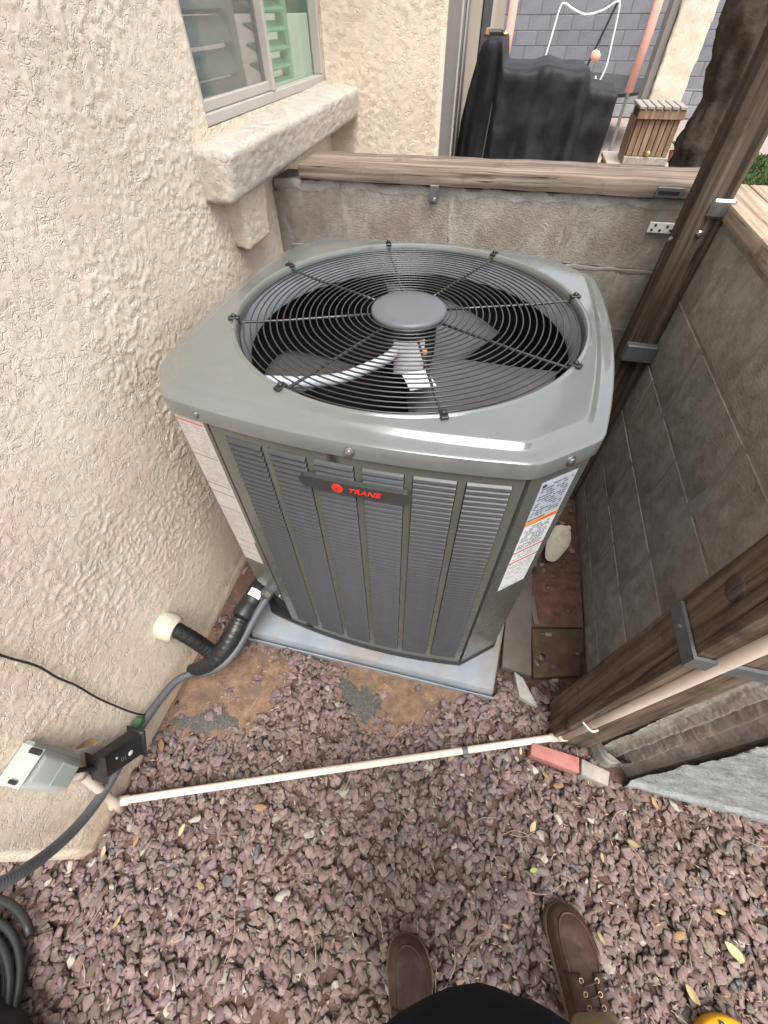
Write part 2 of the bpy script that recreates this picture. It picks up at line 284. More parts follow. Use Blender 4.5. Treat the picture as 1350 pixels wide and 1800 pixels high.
mr = N.new('ShaderNodeMapRange'); mr.inputs[1].default_value = -.17; mr.inputs[2].default_value = -.06; mr.inputs[3].default_value = .5; mr.inputs[4].default_value = 0; L.new(ma.outputs[0], mr.inputs[0])
mx = N.new('ShaderNodeMix'); mx.data_type = 'RGBA'; L.new(mr.outputs[0], mx.inputs[0]); L.new(b.inputs['Base Color'].links[0].from_socket, mx.inputs[6]); mx.inputs[7].default_value = (.36, .24, .165, 1); L.new(mx.outputs[2], b.inputs['Base Color'])
crevices(M_stucco, .0028, 41.); crevices(M_stucco_w, .0042, 60.)
# stones carry their own rock colour
M_stone = bpy.data.materials.new('purple_brown_rock'); M_stone.use_nodes = True
N = M_stone.node_tree.nodes; L = M_stone.node_tree.links; b = N['Principled BSDF']
at = N.new('ShaderNodeAttribute'); at.attribute_name = 'rock'; tc = N.new('ShaderNodeTexCoord')
nz = N.new('ShaderNodeTexNoise'); nz.inputs['Scale'].default_value = 130; nz.inputs['Detail'].default_value = 8; nz.inputs['Roughness'].default_value = .7; L.new(tc.outputs['Object'], nz.inputs['Vector'])
mr = N.new('ShaderNodeMapRange'); mr.inputs[1].default_value = .3; mr.inputs[2].default_value = .7; mr.inputs[3].default_value = .72; mr.inputs[4].default_value = 1.25; L.new(nz.outputs['Fac'], mr.inputs[0])
vm = N.new('ShaderNodeVectorMath'); vm.operation = 'SCALE'; L.new(at.outputs['Color'], vm.inputs[0]); L.new(mr.outputs[0], vm.inputs['Scale']); L.new(vm.outputs[0], b.inputs['Base Color'])
bp = N.new('ShaderNodeBump'); bp.inputs['Strength'].default_value = .55; bp.inputs['Distance'].default_value = .002; L.new(nz.outputs['Fac'], bp.inputs['Height']); L.new(bp.outputs[0], b.inputs['Normal'])
b.inputs['Roughness'].default_value = .85; b.inputs['Specular IOR Level'].default_value = .2
# window glass and insect screen
def glassy(name, tint, refl, opac):
    mt = bpy.data.materials.new(name); mt.use_nodes = True; N = mt.node_tree.nodes; L = mt.node_tree.links; N.remove(N['Principled BSDF'])
    tr = N.new('ShaderNodeBsdfTransparent'); tr.inputs[0].default_value = hexc(tint); gl = N.new('ShaderNodeBsdfGlossy'); gl.inputs['Roughness'].default_value = .02
    fr = N.new('ShaderNodeFresnel'); fr.inputs[0].default_value = 1.5; mx = N.new('ShaderNodeMixShader'); mu = N.new('ShaderNodeMath'); mu.operation = 'MULTIPLY'; mu.inputs[1].default_value = refl
    L.new(fr.outputs[0], mu.inputs[0]); L.new(mu.outputs[0], mx.inputs[0]); L.new(tr.outputs[0], mx.inputs[1]); L.new(gl.outputs[0], mx.inputs[2]); last = mx.outputs[0]
    if opac:
        df = N.new('ShaderNodeBsdfDiffuse'); df.inputs[0].default_value = (.2, .2, .205, 1); m2 = N.new('ShaderNodeMixShader'); m2.inputs[0].default_value = opac
        L.new(last, m2.inputs[1]); L.new(df.outputs[0], m2.inputs[2]); last = m2.outputs[0]
    L.new(last, N['Material Output'].inputs[0]); return mt
M_glass = glassy('green_tinted_glass', (.78, .92, .85), .45, 0)
M_glass_n = glassy('clear_glass', (.93, .95, .94), .4, 0)
M_screen = glassy('grey_insect_screen', (.92, .94, .94), .2, .15)
M_net = glassy('grey_net', (.92, .93, .95), .0, .22)

# ================================================================== STRUCTURE
# ground: one sheet to the horizon, with a finely modelled dirt bed by the unit
def gh(x, y): return -.014 + .007 * fbm(x * 5, y * 5, 3, 120) + .003 * fbm(x * 28, y * 28, 2, 140)
gx = np.arange(-1.9, 2.0, .02); gy = np.arange(-1.4, 1.8, .02); A, B = np.meshgrid(gx, gy, indexing='ij')
Zg = gh(A, B); g = MB().grid(np.stack([A, B, Zg], -1).transpose(1, 0, 2)[:, ::-1][:, ::-1])
ground = g.build('ground', M_ground, smooth=True); ground['kind'] = 'structure'
# the yard round about, with a hole for the bed
def ringplane(z, i, o_):
    return MB().add([(i[0], i[1], z), (i[2], i[1], z), (i[2], i[3], z), (i[0], i[3], z), (o_[0], o_[1], z), (o_[2], o_[1], z), (o_[2], o_[3], z), (o_[0], o_[3], z)],
                    [(4, 5, 1, 0), (5, 6, 2, 1), (6, 7, 3, 2), (7, 4, 0, 3)])
yard = ringplane(-.014, (-1.89, -1.39, 1.97, 1.77), (-150, -150, 150, 150)).build('yard_gravel', M_farground); yard['kind'] = 'structure'
lawn = MB().box((2.6, 6.2, -.05), (5.6, 9.6, .02)).build('lawn', M_lawn); lawn['kind'] = 'structure'
lb = MB()
for _ in range(5000):
    x, y = rng.uniform(2.62, 5.5), rng.uniform(6.25, 9.5); a = rng.uniform(0, 6.28); h_ = rng.uniform(.03, .09); dx_, dy_ = .02 * math.cos(a), .02 * math.sin(a); lx, ly = rng.normal(0, .03, 2)
    lb.add([(x - dx_, y - dy_, .018), (x + dx_, y + dy_, .018), (x + lx, y + ly, .02 + h_)], [(0, 1, 2)])
lb = lb.build('grass', M_lawn); lb['kind'] = 'stuff'; lb['label'] = 'short green grass of the far lawn'
patio = MB().box((-.36, 2.1, -.1), (2.3, 7.2, .012)).build('patio_slab', M_slab); patio['kind'] = 'structure'

# ------------------------------------------------------------------ house
WX = -.872
house = thing('house', 'beige stucco house wall with a window and projecting sill on the left', 'house', (WX, 1.1, 0))
def trowel_wall(name, fn, us, vs_, parent, hole=None, calm=None):
    U, V = np.meshgrid(us, vs_, indexing='ij'); h = stucco_h(U, V); 
    if calm is not None: h = h * calm(U, V)
    X = fn(U, V, h); a, b_ = U.shape; idx = np.arange(a * b_).reshape(a, b_)
    q = np.stack([idx[:-1, :-1], idx[1:, :-1], idx[1:, 1:], idx[:-1, 1:]], -1)
    if hole:
        cu = U[:-1, :-1]; cv = V[:-1, :-1]; k = ~((cu > hole[0]) & (cu < hole[1]) & (cv > hole[2]) & (cv < hole[3])); q = q[k]
    q = q.reshape(-1, 4); me = bpy.data.meshes.new(name); me.vertices.add(a * b_); me.vertices.foreach_set('co', X.reshape(-1).astype(np.float32))
    me.loops.add(len(q) * 4); me.polygons.add(len(q)); me.loops.foreach_set('vertex_index', q.reshape(-1).astype(np.int32)); me.polygons.foreach_set('loop_start', np.arange(0, len(q) * 4, 4, dtype=np.int32))
    me.update(calc_edges=True); me.validate(); me.polygons.foreach_set('use_smooth', [True] * len(q)); me.materials.append(M_stucco)
    o = bpy.data.objects.new(name, me); COL.objects.link(o); return put(o, parent)
NEAR_Y = -.25
calm = lambda u, v: .38 + .62 * sst(.25, .75, v + .12 * perlin(u * 3, v * 3, 77))
def wall_fn(U, V, h):
    edge = sst(NEAR_Y + .03, NEAR_Y, U) * .022        # rounded house corner
    base = sst(.05, .0, V) * .004
    return np.stack([WX + h - edge + base + .006 * perlin(U * 1.3, V * 1.3, 15), U, V], -1)
hw = trowel_wall('wall', wall_fn, np.arange(NEAR_Y, 2.52, .0042), np.arange(-.04, 1.72, .0042), house, hole=(1.44, 2.489, 1.374, 9), calm=calm)
# upper wall, return round the near corner, facing wall beyond the window
mb = MB().box((WX - .2, NEAR_Y + .01, 1.715), (WX + .001, 1.44, 3.1)).box((WX - .2, 2.489, 1.715), (WX + .001, 2.6, 3.1)).box((WX - .2, 1.44, 2.6), (WX + .001, 2.489, 3.1))
mb.build('upper_wall', M_stucco, house)
trowel_wall('end_wall', lambda U, V, h: np.stack([U, NEAR_Y + .012 - h, V], -1), np.arange(-2.4, WX - .016, .02), np.arange(-.04, 3.1, .02), house)
trowel_wall('facing_wall', lambda U, V, h: np.stack([U, 2.5 - h * 1.1 + .02 * sst(-.37, -.35, U), V], -1), np.arange(-.9, -.347, .007), np.arange(0, 1.75, .007), house)
MB().box((-.9, 2.5, 1.745), (-.35, 2.7, 3.1)).build('corner_wall', M_stucco, house)
MB().box((-2.4, -.2, 3.1), (-.6, 2.65, 3.16)).build('roof_edge', M_taupe, house)
# window: recessed frame, mullion, two panes, shutter slats
win = MB().box((WX - .05, 1.44, 1.374), (WX - .006, 2.49, 1.402), bev=.003).box((WX - .05, 1.44, 2.56), (WX - .006, 2.49, 2.6), bev=.003).box((WX - .05, 1.44, 1.402), (WX - .006, 1.461, 2.56), bev=.003).box((WX - .05, 2.47, 1.402), (WX - .006, 2.49, 2.56), bev=.003)
win = win.build('window', M_frame, house)
def wpart(mb_, name, mat): return mb_.build(name, mat, win)
wpart(MB().box((WX - .046, 1.462, 1.4025), (WX - .014, 1.935, 1.428), bev=.003).box((WX - .046, 1.462, 1.4285), (WX - .014, 1.478, 2.55), bev=.003), 'sash', M_frame)
wpart(MB().box((WX - .045, 1.935, 1.4025), (WX - .001, 1.955, 2.555), bev=.003), 'mullion', M_frame)
wpart(MB().box((WX - .05, 1.9555, 1.4025), (WX - .03, 1.975, 2.555), bev=.003), 'mullion', M_frame)
wpart(MB().box((WX - .030, 1.478, 1.4285), (WX - .027, 1.935, 2.55)), 'insect_screen', M_screen)
wpart(MB().box((WX - .046, 1.9755, 1.4025), (WX - .042, 2.47, 2.56)), 'pane', M_glass)
wpart(MB().box((WX - .042, 1.478, 1.4285), (WX - .038, 1.935, 2.55)), 'pane', M_glass_n)
for (y0, y1, dx, zs0, pitch, hw2, t, nsl) in ((1.47, 1.80, .068, 1.486, .066, .029, 1.18, 16), (2.0, 2.27, .085, 1.452, .047, .026, .42, 22)):
    for k in range(nsl):
        z = zs0 + pitch * k
        c = np.array([WX - dx, 0, z]); d = np.array([math.cos(t) * hw2, 0, -math.sin(t) * hw2]); n = np.array([math.sin(t) * .003, 0, math.cos(t) * .003])
        q4 = [c - d - n, c + d - n, c + d + n, c - d + n]
        MB().hexa([(p[0], y0, p[2]) for p in q4], [(p[0], y1, p[2]) for p in q4]).build('shutter_slat', M_shutter, win)
    wpart(MB().box((WX - dx - .02, y1 + .004, 1.405), (WX - dx + .012, y1 + .045, 2.55)), 'shutter_stile', M_shutter)
    wpart(MB().box((WX - dx - .02, y0, 1.405), (WX - dx + .012, y1 + .003, zs0 - .036)), 'shutter_rail', M_shutter)
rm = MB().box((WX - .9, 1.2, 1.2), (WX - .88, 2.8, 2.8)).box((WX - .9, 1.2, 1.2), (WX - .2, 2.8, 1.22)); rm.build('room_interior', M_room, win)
# sill: thick, rounded, rough trowelled slab carried by a corbel
def rough_block(bot, top, n=26, amp=.0016, rnd=.016, seed=0, cuts=None):
    bm = bmesh.new(); vv = [bm.verts.new(p) for p in list(bot) + list(top)]
    for q in [(3, 2, 1, 0), (4, 5, 6, 7), (0, 1, 5, 4), (1, 2, 6, 5), (2, 3, 7, 6), (3, 0, 4, 7)]: bm.faces.new([vv[i] for i in q])
    bmesh.ops.bevel(bm, geom=bm.edges[:], offset=rnd, segments=3, affect='EDGES', profile=.5)
    for _ in range(6):
        es = [e for e in bm.edges if e.calc_length() > n * .001]
        if not es: break
        bmesh.ops.subdivide_edges(bm, edges=es, cuts=1, use_grid_fill=True)
    bmesh.ops.triangulate(bm, faces=[f for f in bm.faces if len(f.verts) > 4])
    bm.normal_update(); co = np.array([v.co for v in bm.verts]); no = np.array([v.normal for v in bm.verts])
    u = co[:, 1] + co[:, 0] * .7 + seed; v = co[:, 2] + co[:, 0] * .6
    h = (sst(.0, .2, fbm(u * 44, v * 44, 3, 5 + seed)) + .7 * sst(.05, .3, fbm(u * 80, v * 80, 2, 9 + seed)) - .6 + .4 * fbm(u * 7, v * 7, 2, 4)) * amp
    for v_, d, k in zip(bm.verts, no, h): v_.co += Vector(d * k)
    mb_ = MB(); mb_.bm(bm); return mb_
rough_block([(-.9, 1.325, 1.222), (-.782, 1.325, 1.222), (-.726, 2.497, 1.268), (-.9, 2.497, 1.268)], [(-.9, 1.33, 1.353), (-.762, 1.33, 1.346), (-.722, 2.497, 1.366), (-.9, 2.497, 1.384)], n=9).build('sill', M_stucco_w, house, smooth=True)
rough_block([(-.9, 1.43, 1.075), (-.822, 1.435, 1.062), (-.822, 1.60, 1.062), (-.9, 1.60, 1.075)], [(-.9, 1.42, 1.236), (-.808, 1.42, 1.236), (-.808, 1.615, 1.236), (-.9, 1.615, 1.236)], n=9, rnd=.014, seed=3).build('sill_corbel', M_stucco, house, smooth=True)
# patio door beyond the corner
door = MB().box((-.42, 2.525, 0), (-.352, 2.95, 2.4), bev=.004).build('patio_door', M_taupe, house)
for n_, y0, y1, x1, mt in (('door_trim', 2.96, 2.99, -.347, M_frame), ('door_stile', 2.995, 3.4, -.36, M_taupe), ('door_panel', 3.405, 4.25, -.375, M_tan), ('door_stile', 4.26, 5.0, -.365, M_black), ('door_trim', 5.02, 5.3, -.36, M_frame), ('door_panel', 5.31, 7.0, -.37, M_tan)):
    MB().box((-.42, y0, 0), (x1, y1, 2.4), bev=.004).build(n_, mt, door)
MB().box((-.358, 3.18, .0), (-.35, 3.2, 2.4), bev=.002).build('door_trim', M_frame, door)

# ------------------------------------------------------------------ block walls
BED = [.0, .12, .335, .545, .76, .975, 1.188]
def irregular_strip(p0, p1, nrm, width, proud, seed, n=26):
    p0 = np.array(p0, float); p1 = np.array(p1, float); d = p1 - p0; Ln = np.linalg.norm(d); d /= Ln; nrm = np.array(nrm, float); s_ = np.cross(nrm, d); t = np.linspace(0, 1, n)
    k = 6; X = np.zeros((n, k, 3)); 
    wa = width * (.55 + .5 * (fbm(t * Ln * 9 + seed * 3.7, t * 0 + seed, 3, 7))); wb = width * (.55 + .5 * (fbm(t * Ln * 9 + seed * 5.1, t * 0 + 9 + seed, 3, 17)))
    wa = np.clip(wa, .004, None); wb = np.clip(wb, .004, None)
    for j in range(k):
        q = j / (k - 1); off = -wa * (1 - q) + wb * q; pr = proud * (0 if j in (0, k - 1) else 1) * (.7 + .5 * fbm(t * Ln * 25 + j * 3 + seed, t * 0 + j, 2, 27)) - (.004 if j in (0, k - 1) else 0)
        X[:, j] = p0 + np.outer(t * Ln, d) + np.outer(off, s_) + np.outer(pr, nrm)
    return MB().grid(X)
def block_mesh(l, h, t, name, mat, bev=.006):
    o = MB().box((-l / 2, -t / 2, -h / 2), (l / 2, t / 2, h / 2), bev=bev); me = bpy.data.meshes.new(name); me.from_pydata(o.v, [], o.f); me.materials.append(mat); me.update(); return me
backw = thing('block_wall', 'grey concrete block wall under the timber beam behind the unit', 'wall', (-.13, 1.87, 0))
MB().box((-.866, 1.796, -.05), (.615, 1.94, 1.186)).build('mortar', M_mortar, backw)
bl = {}
for r_ in range(6):
    z0, z1 = BED[r_] + .004, BED[r_ + 1] - .005
    heads = [-.866, -.60, -.19, .22, .607] if r_ % 2 == 1 else [-.866, -.80, -.395, .015, .425, .607]
    for a, c in zip(heads[:-1], heads[1:]):
        l = c - a - .009; key = (round(l, 3), round(z1 - z0, 3))
        if key not in bl: bl[key] = block_mesh(l, z1 - z0, .15, 'block', M_block, .003)
        inst(bl[key], 'block', backw, Matrix.Translation(((a + c) / 2, 1.865 + random.uniform(-.001, .001), (z0 + z1) / 2)))
        if a > -.86 and r_ > 2:
            irregular_strip((a, 1.79, z0 - .01), (a, 1.79, z1), (0, -1, 0), random.uniform(.02, .045), .0018, r_ * 5 + a * 7).build('mortar_smear', random.choice([M_mortar_l, M_mortar]), backw, smooth=True)
    if r_ > 1: irregular_strip((-.866, 1.79, BED[r_ + 1] - .004 - (.012 if r_ == 5 else 0)), (.607, 1.79, BED[r_ + 1] - .004 - (.012 if r_ == 5 else 0)), (0, -1, 0), .018 if r_ < 5 else .030, .0018, r_ * 3 + 1, n=110).build('mortar_smear', M_mortar if r_ < 5 else M_mortar_l, backw, smooth=True)
irregular_strip((-.86, 1.79, .5), (-.86, 1.79, 1.15), (0, -1, 0), .07, .004, 31).build('mortar_smear', M_mortar, backw, smooth=True)
RX = .607
rightw = thing('block_wall', 'low dark concrete block side wall with timber cap, right of the unit', 'wall', (.69, 1.1, 0))
MB().box((RX + .0022, .43, -.05), (.757, 1.785, 1.196)).build('mortar', M_mortar, rightw)
for r_ in range(6):
    z0, z1 = BED[r_] + .004, BED[r_ + 1] - .005
    heads = [.42, .845, 1.25, 1.65, 1.78] if r_ % 2 == 0 else [.42, .64, 1.045, 1.45, 1.78]
    for a, c in zip(heads[:-1], heads[1:]):
        l = c - a - .009; key = (round(l, 3), round(z1 - z0, 3))
        if key not in bl: bl[key] = block_mesh(l, z1 - z0, .15, 'block', M_block, .003)
        inst(bl[key], 'block', rightw, Matrix.Translation((.682 + random.uniform(-.001, .001), (a + c) / 2, (z0 + z1) / 2)) @ Matrix.Rotation(math.pi / 2, 4, 'Z'))
        if a > .5 and r_ in (2, 4): irregular_strip((RX, a, z0 - .01), (RX, a, z1), (-1, 0, 0), .04, .0015, r_ * 7 + a * 5).build('mortar_smear', M_mortar, rightw, smooth=True)
# rough broken end of the side wall: two upright mortar ridges, a hollow, a foot
def rough_col(x0, x1, y, z0, z1, proud, seed, mat, name, lean=0., n=150, k=9):
    t = np.linspace(0, 1, n); X = np.zeros((n, k, 3))
    for j in range(k):
        q = j / (k - 1); z = z0 + (z1 - z0) * t
        X[:, j, 0] = x0 + (x1 - x0) * q + lean * z + .004 * fbm(z * 14 + seed, t * 0 + seed + q, 3, 33)
        X[:, j, 1] = y - proud * math.sin(math.pi * q) ** .7 * (1 + .45 * fbm(z * 16 + seed * 2, t * 0 + q * 2, 3, 43)) - .004 * fbm(z * 70, t * 0 + q * 5 + seed, 2, 53) + (.012 if j in (0, k - 1) else 0)
        X[:, j, 2] = z
    return MB().grid(X[:, ::-1]).build(name, mat, rightw, smooth=True)
U, V = np.meshgrid(np.linspace(.6072, .7155, 64), np.linspace(-.03, 1.185, 300), indexing='ij')
Us = U + .005 * fbm(V * 5, V * 0 + 2, 3, 61) + .0025 * fbm(V * 28, U * 40, 2, 62)
yb = np.interp(Us, [.60, .634, .645, .653, .660, .668, .676, .683, .690, .698, .708, .716], [.402, .402, .394, .386, .389, .401, .400, .386, .374, .380, .372, .356])
yb = yb - .0022 * fbm(U * 38, V * 9, 3, 63) - .0013 * fbm(U * 120, V * 90, 2, 64) - .003 * sst(.05, .4, fbm(U * 18 + 5, V * 4, 3, 65))
MB().grid(np.stack([U, np.minimum(yb, .41), V], -1)).build('broken_end', M_mortar, rightw, smooth=True)
MB().box((.6075, .412, -.05), (.7155, .4285, 1.19)).build('end_block', M_mortar, rightw)
rough_col(.60, .72, .40, -.02, .10, .03, 14, M_mortar, 'mortar_foot', n=24)
# pale return wall running off to the right
ret = thing('plaster_wall', 'pale grey plastered wall end at the right edge beyond the vertical pipe', 'wall', (1.5, .42, 0))
def plast(U, V): return .336 - .004 * fbm(U * 7, V * 7, 4, 88) - .003 * sst(.1, .4, fbm(U * 22, V * 22, 3, 98)) - .012 * sst(.045, .03, V + .01 * perlin(U * 6, V * 0, 3))
U, V = np.meshgrid(np.arange(.70, 2.6, .012), np.arange(-.05, 1.0, .012), indexing='ij'); Xp = U + np.where(U < .705, .005 * fbm(V * 10, V * 0, 3, 66) + .03 * V, 0)
MB().grid(np.stack([Xp, plast(U, V), V], -1)).build('plaster_face', M_plaster, ret, smooth=True)
MB().box((.716, .352, -.05), (2.58, .50, .985)).build('wall_core', M_mortar, ret)

# ------------------------------------------------------------------ timber
def timber(corners_bot, corners_top, bev=.004, cuts=18, amp=.0015, seed=0):
    bm = bmesh.new(); vv = [bm.verts.new(p) for p in list(corners_bot) + list(corners_top)]
    for q in [(3, 2, 1, 0), (4, 5, 6, 7), (0, 1, 5, 4), (1, 2, 6, 5), (2, 3, 7, 6), (3, 0, 4, 7)]: bm.faces.new([vv[i] for i in q])
    bmesh.ops.bevel(bm, geom=bm.edges[:], offset=bev, segments=2, affect='EDGES', profile=.5)
    le = [e for e in bm.edges if e.calc_length() > .25]
    bmesh.ops.subdivide_edges(bm, edges=le, cuts=cuts, use_grid_fill=True)
    bm.normal_update()
    for v in bm.verts:
        p = v.co; v.co = p + v.normal * float(amp * fbm(np.array([p.x * 7 + p.y * 5 + seed]), np.array([p.z * 6 + p.y * 4]), 3, 3)[0])
    mb_ = MB(); mb_.bm(bm); return mb_
def zbox(x0, y0, z0, x1, y1, z1): return [(x0, y0, z0), (x1, y0, z0), (x1, y1, z0), (x0, y1, z0)], [(x0, y0, z1), (x1, y0, z1), (x1, y1, z1), (x0, y1, z1)]
beam = thing('timber_beam', 'weathered brown timber beam lying on top of the back block wall', 'beam', (-.1, 1.85, 1.19))
timber(*zbox(-.755, 1.77, 1.194, .62, 1.985, 1.236), cuts=40, amp=.003).build('plank', M_beam, beam, smooth=True, angle=35)
def strap(parent, pts, name='strap', mat=M_strap): return MB().hexa(*pts).build(name, mat, parent)
MB().box((-.268, 1.757, 1.145), (-.236, 1.7635, 1.2), bev=.002).build('strap', M_strap, beam)
MB().lathe([(.009, 0), (.009, .004), (.006, .009), (0, .010)], (-.25, 1.7575, 1.158), (0, -1, 0), 12).build('bolt', M_steel, beam)
MB().box((.452, 1.757, 1.198), (.53, 1.7635, 1.226), bev=.002).build('mending_plate', M_strap, beam)
MB().box((.459, 1.7555, 1.207), (.52, 1.7566, 1.2165)).build('plate_slot', M_void, beam)
cap = thing('wall_capping', 'pale timber cap boards along the top of the side wall', 'wall capping', (.7, 1.05, 1.2))
timber(*zbox(.598, .56, 1.199, .70, 1.77, 1.24), cuts=40, seed=4).build('board', M_cap, cap, smooth=True, angle=35)
timber(*zbox(.704, .56, 1.199, .80, 1.77, 1.239), cuts=40, seed=9).build('board', M_cap, cap, smooth=True, angle=35)
pf = thing('timber_post', 'grey weathered timber post standing in the corner of the two block walls', 'post', (.56, 1.6, 0))
timber(*zbox(.512, 1.562, -.03, .604, 1.655, 2.6), cuts=60, seed=2, bev=.006).build('post', M_post_far, pf, smooth=True, angle=35)
MB().box((.505, 1.53, .77), (.606, 1.561, .83), bev=.003).build('strap', M_strap, pf)
MB().box((.552, 1.549, 1.205), (.612, 1.5605, 1.25), bev=.006).build('strap', M_steel, pf)
MB().lathe([(.009, 0), (.009, .005), (.005, .009), (0, .009)], (.56, 1.5615, 1.165), (0, -1, 0), 12).build('bolt', M_steel, pf)
MB().lathe([(.008, 0), (.008, .005), (.005, .009), (0, .009)], (.5115, 1.615, 1.13), (-1, 0, 0), 12).build('bolt', M_steel, pf)
tie = MB().box((.478, 1.778, 1.098), (.566, 1.784, 1.128), bev=.001); tie = tie.build('tie_plate', M_white); tag(tie, 'small shiny perforated steel tie plate on the back wall beside the corner post', 'metal plate')
for x, z in ((.49, 1.106), (.497, 1.12), (.515, 1.106), (.535, 1.118), (.548, 1.107)): MB().lathe([(.004, 0), (.004, .001), (0, .0011)], (x, 1.7779, z), (0, -1, 0), 10).build('hole', M_void, tie)
pn = thing('timber_post', 'reddish brown timber post with steel strap fixed at the near wall end', 'post', (.53, .47, 0))
timber([(.468, .408, -.03), (.596, .408, -.03), (.596, .53, -.03), (.468, .53, -.03)], [(.466, .335, 2.5), (.594, .335, 2.5), (.594, .445, 2.5), (.466, .445, 2.5)], cuts=60, seed=6, bev=.006).build('post', M_post, pn, smooth=True, angle=35)
MB().lathe([(.024, -.01), (.024, .0), (.02, .0012), (.008, .0006), (0, .0012)], (.4668, .445, 1.0), (-1, 0, .0), 18).build('knot', M_post_far, pn, smooth=True)
def leaned(y, z): return y - .029 * z
s0, s1 = .835, .872
MB().hexa([(.459, leaned(.404, s0), s0), (.4655, leaned(.404, s0), s0), (.4655, leaned(.512, s0), s0), (.459, leaned(.512, s0), s0)], [(.459, leaned(.404, s1), s1), (.4655, leaned(.404, s1), s1), (.4655, leaned(.512, s1), s1), (.459, leaned(.512, s1), s1)]).build('strap', M_strap, pn)
MB().hexa([(.459, leaned(.397, s0), s0), (.64, leaned(.397, s0), s0), (.64, leaned(.4035, s0), s0), (.459, leaned(.4035, s0), s0)], [(.459, leaned(.397, s1), s1), (.64, leaned(.397, s1), s1), (.64, leaned(.4035, s1), s1), (.459, leaned(.4035, s1), s1)]).build('strap', M_strap, pn)
MB().lathe([(.02, 0), (.02, .004), (0, .0042)], (.632, .3725, .8535), (0, -1, 0), 16).build('strap_end', M_strap, pn)
MB().lathe([(.009, 0), (.009, .005), (.006, .009), (0, .009)], (.63, .3685, .8535), (0, -1, 0), 10).build('bolt', M_steel, pn)
MB().lathe([(.005, 0), (.005, .003), (0, .004)], (.459, .442, .853), (-1, 0, 0), 10).build('bolt', M_steel, pn)

# ================================================================== AIR CONDITIONER
UC = np.array([-.207, 1.045]); FC = np.array([-.194, 1.047]); ROT = R(-2.5)
def rot2(P): c, s_ = math.cos(ROT), math.sin(ROT); P = np.asarray(P, float); return np.stack([P[..., 0] * c - P[..., 1] * s_, P[..., 0] * s_ + P[..., 1] * c], -1)
def contour(cx, cy, dx, dy, bulge, n_side=40, n_ch=6, cl=None):
    cl = cl or cx   # (cx,cy) end of the flat side, (dx,dy) end of the chamfer
    def side(p, q, nrm, n):
        t = np.linspace(0, 1, n, endpoint=False); b_ = bulge * (1 - (2 * t - 1) ** 2); return np.outer(1 - t, p) + np.outer(t, q) + np.outer(b_, nrm)
    def line(p, q, n): t = np.linspace(0, 1, n, endpoint=False); return np.outer(1 - t, p) + np.outer(t, q)
    P = [side((-cl, -cy), (cx, -cy), (0, -1), n_side), line((cx, -cy), (dx, -dy), n_ch), side((dx, -dy), (dx, dy), (1, 0), n_side), line((dx, dy), (cx, cy), n_ch),
         side((cx, cy), (-cl, cy), (0, 1), n_side), line((-cl, cy), (-dx, dy), n_ch), side((-dx, dy), (-dx, -dy), (-1, 0), n_side), line((-dx, -dy), (-cl, -cy), n_ch)]
    return np.vstack(P)
ac = thing('air_conditioner', 'grey-green outdoor air conditioner with round fan grille and louvered sides', 'air conditioner', (UC[0], UC[1], .05))
LC = rot2(contour(.366, .468, .477, .366, .034, cl=.402)); BC = rot2(contour(.36, .462, .469, .361, .034, cl=.395))
def smoothc(P, k): 
    for _ in range(k): P = (np.roll(P, 1, 0) + 2 * P + np.roll(P, -1, 0)) / 4
    return P
LCs = smoothc(LC, 1)
def ring(P, z, sc=1., ins=0.):
    Q = P * sc
    if ins: r_ = np.linalg.norm(Q, axis=1); Q = Q * ((r_ - ins) / r_)[:, None]
    return [(UC[0] + p[0], UC[1] + p[1], z) for p in Q]
ang = np.arctan2(LCs[:, 1], LCs[:, 0])
def circ(r_, z): return [(FC[0] + r_ * math.cos(a), FC[1] + r_ * math.sin(a), z) for a in ang]
def blend(r_, ins, t, z):
    Q = LCs * 1.; rr = np.linalg.norm(Q, axis=1); Q = Q * ((rr - ins) / rr)[:, None]; Cc = r_ * np.stack([np.cos(ang), np.sin(ang)], 1) + (FC - UC); P = Q * (1 - t) + Cc * t
    return [(UC[0] + p[0], UC[1] + p[1], z) for p in P]
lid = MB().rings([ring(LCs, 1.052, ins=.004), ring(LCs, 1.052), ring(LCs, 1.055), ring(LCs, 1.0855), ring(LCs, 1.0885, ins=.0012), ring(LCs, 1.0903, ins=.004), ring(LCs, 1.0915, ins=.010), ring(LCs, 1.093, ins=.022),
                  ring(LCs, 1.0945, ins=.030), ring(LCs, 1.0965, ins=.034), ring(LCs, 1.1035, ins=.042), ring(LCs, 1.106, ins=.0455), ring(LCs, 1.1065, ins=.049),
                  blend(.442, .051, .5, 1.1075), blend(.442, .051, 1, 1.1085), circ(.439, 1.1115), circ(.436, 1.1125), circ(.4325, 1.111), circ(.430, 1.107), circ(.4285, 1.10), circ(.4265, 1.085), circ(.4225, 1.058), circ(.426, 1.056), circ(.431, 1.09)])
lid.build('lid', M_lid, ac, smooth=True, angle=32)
MB().rings([circ(.4255, 1.088), circ(.4215, 1.058), circ(.414, 1.03), circ(.4145, 1.029), circ(.4225, 1.057)]).build('venturi_ring', M_alu, ac, smooth=True)
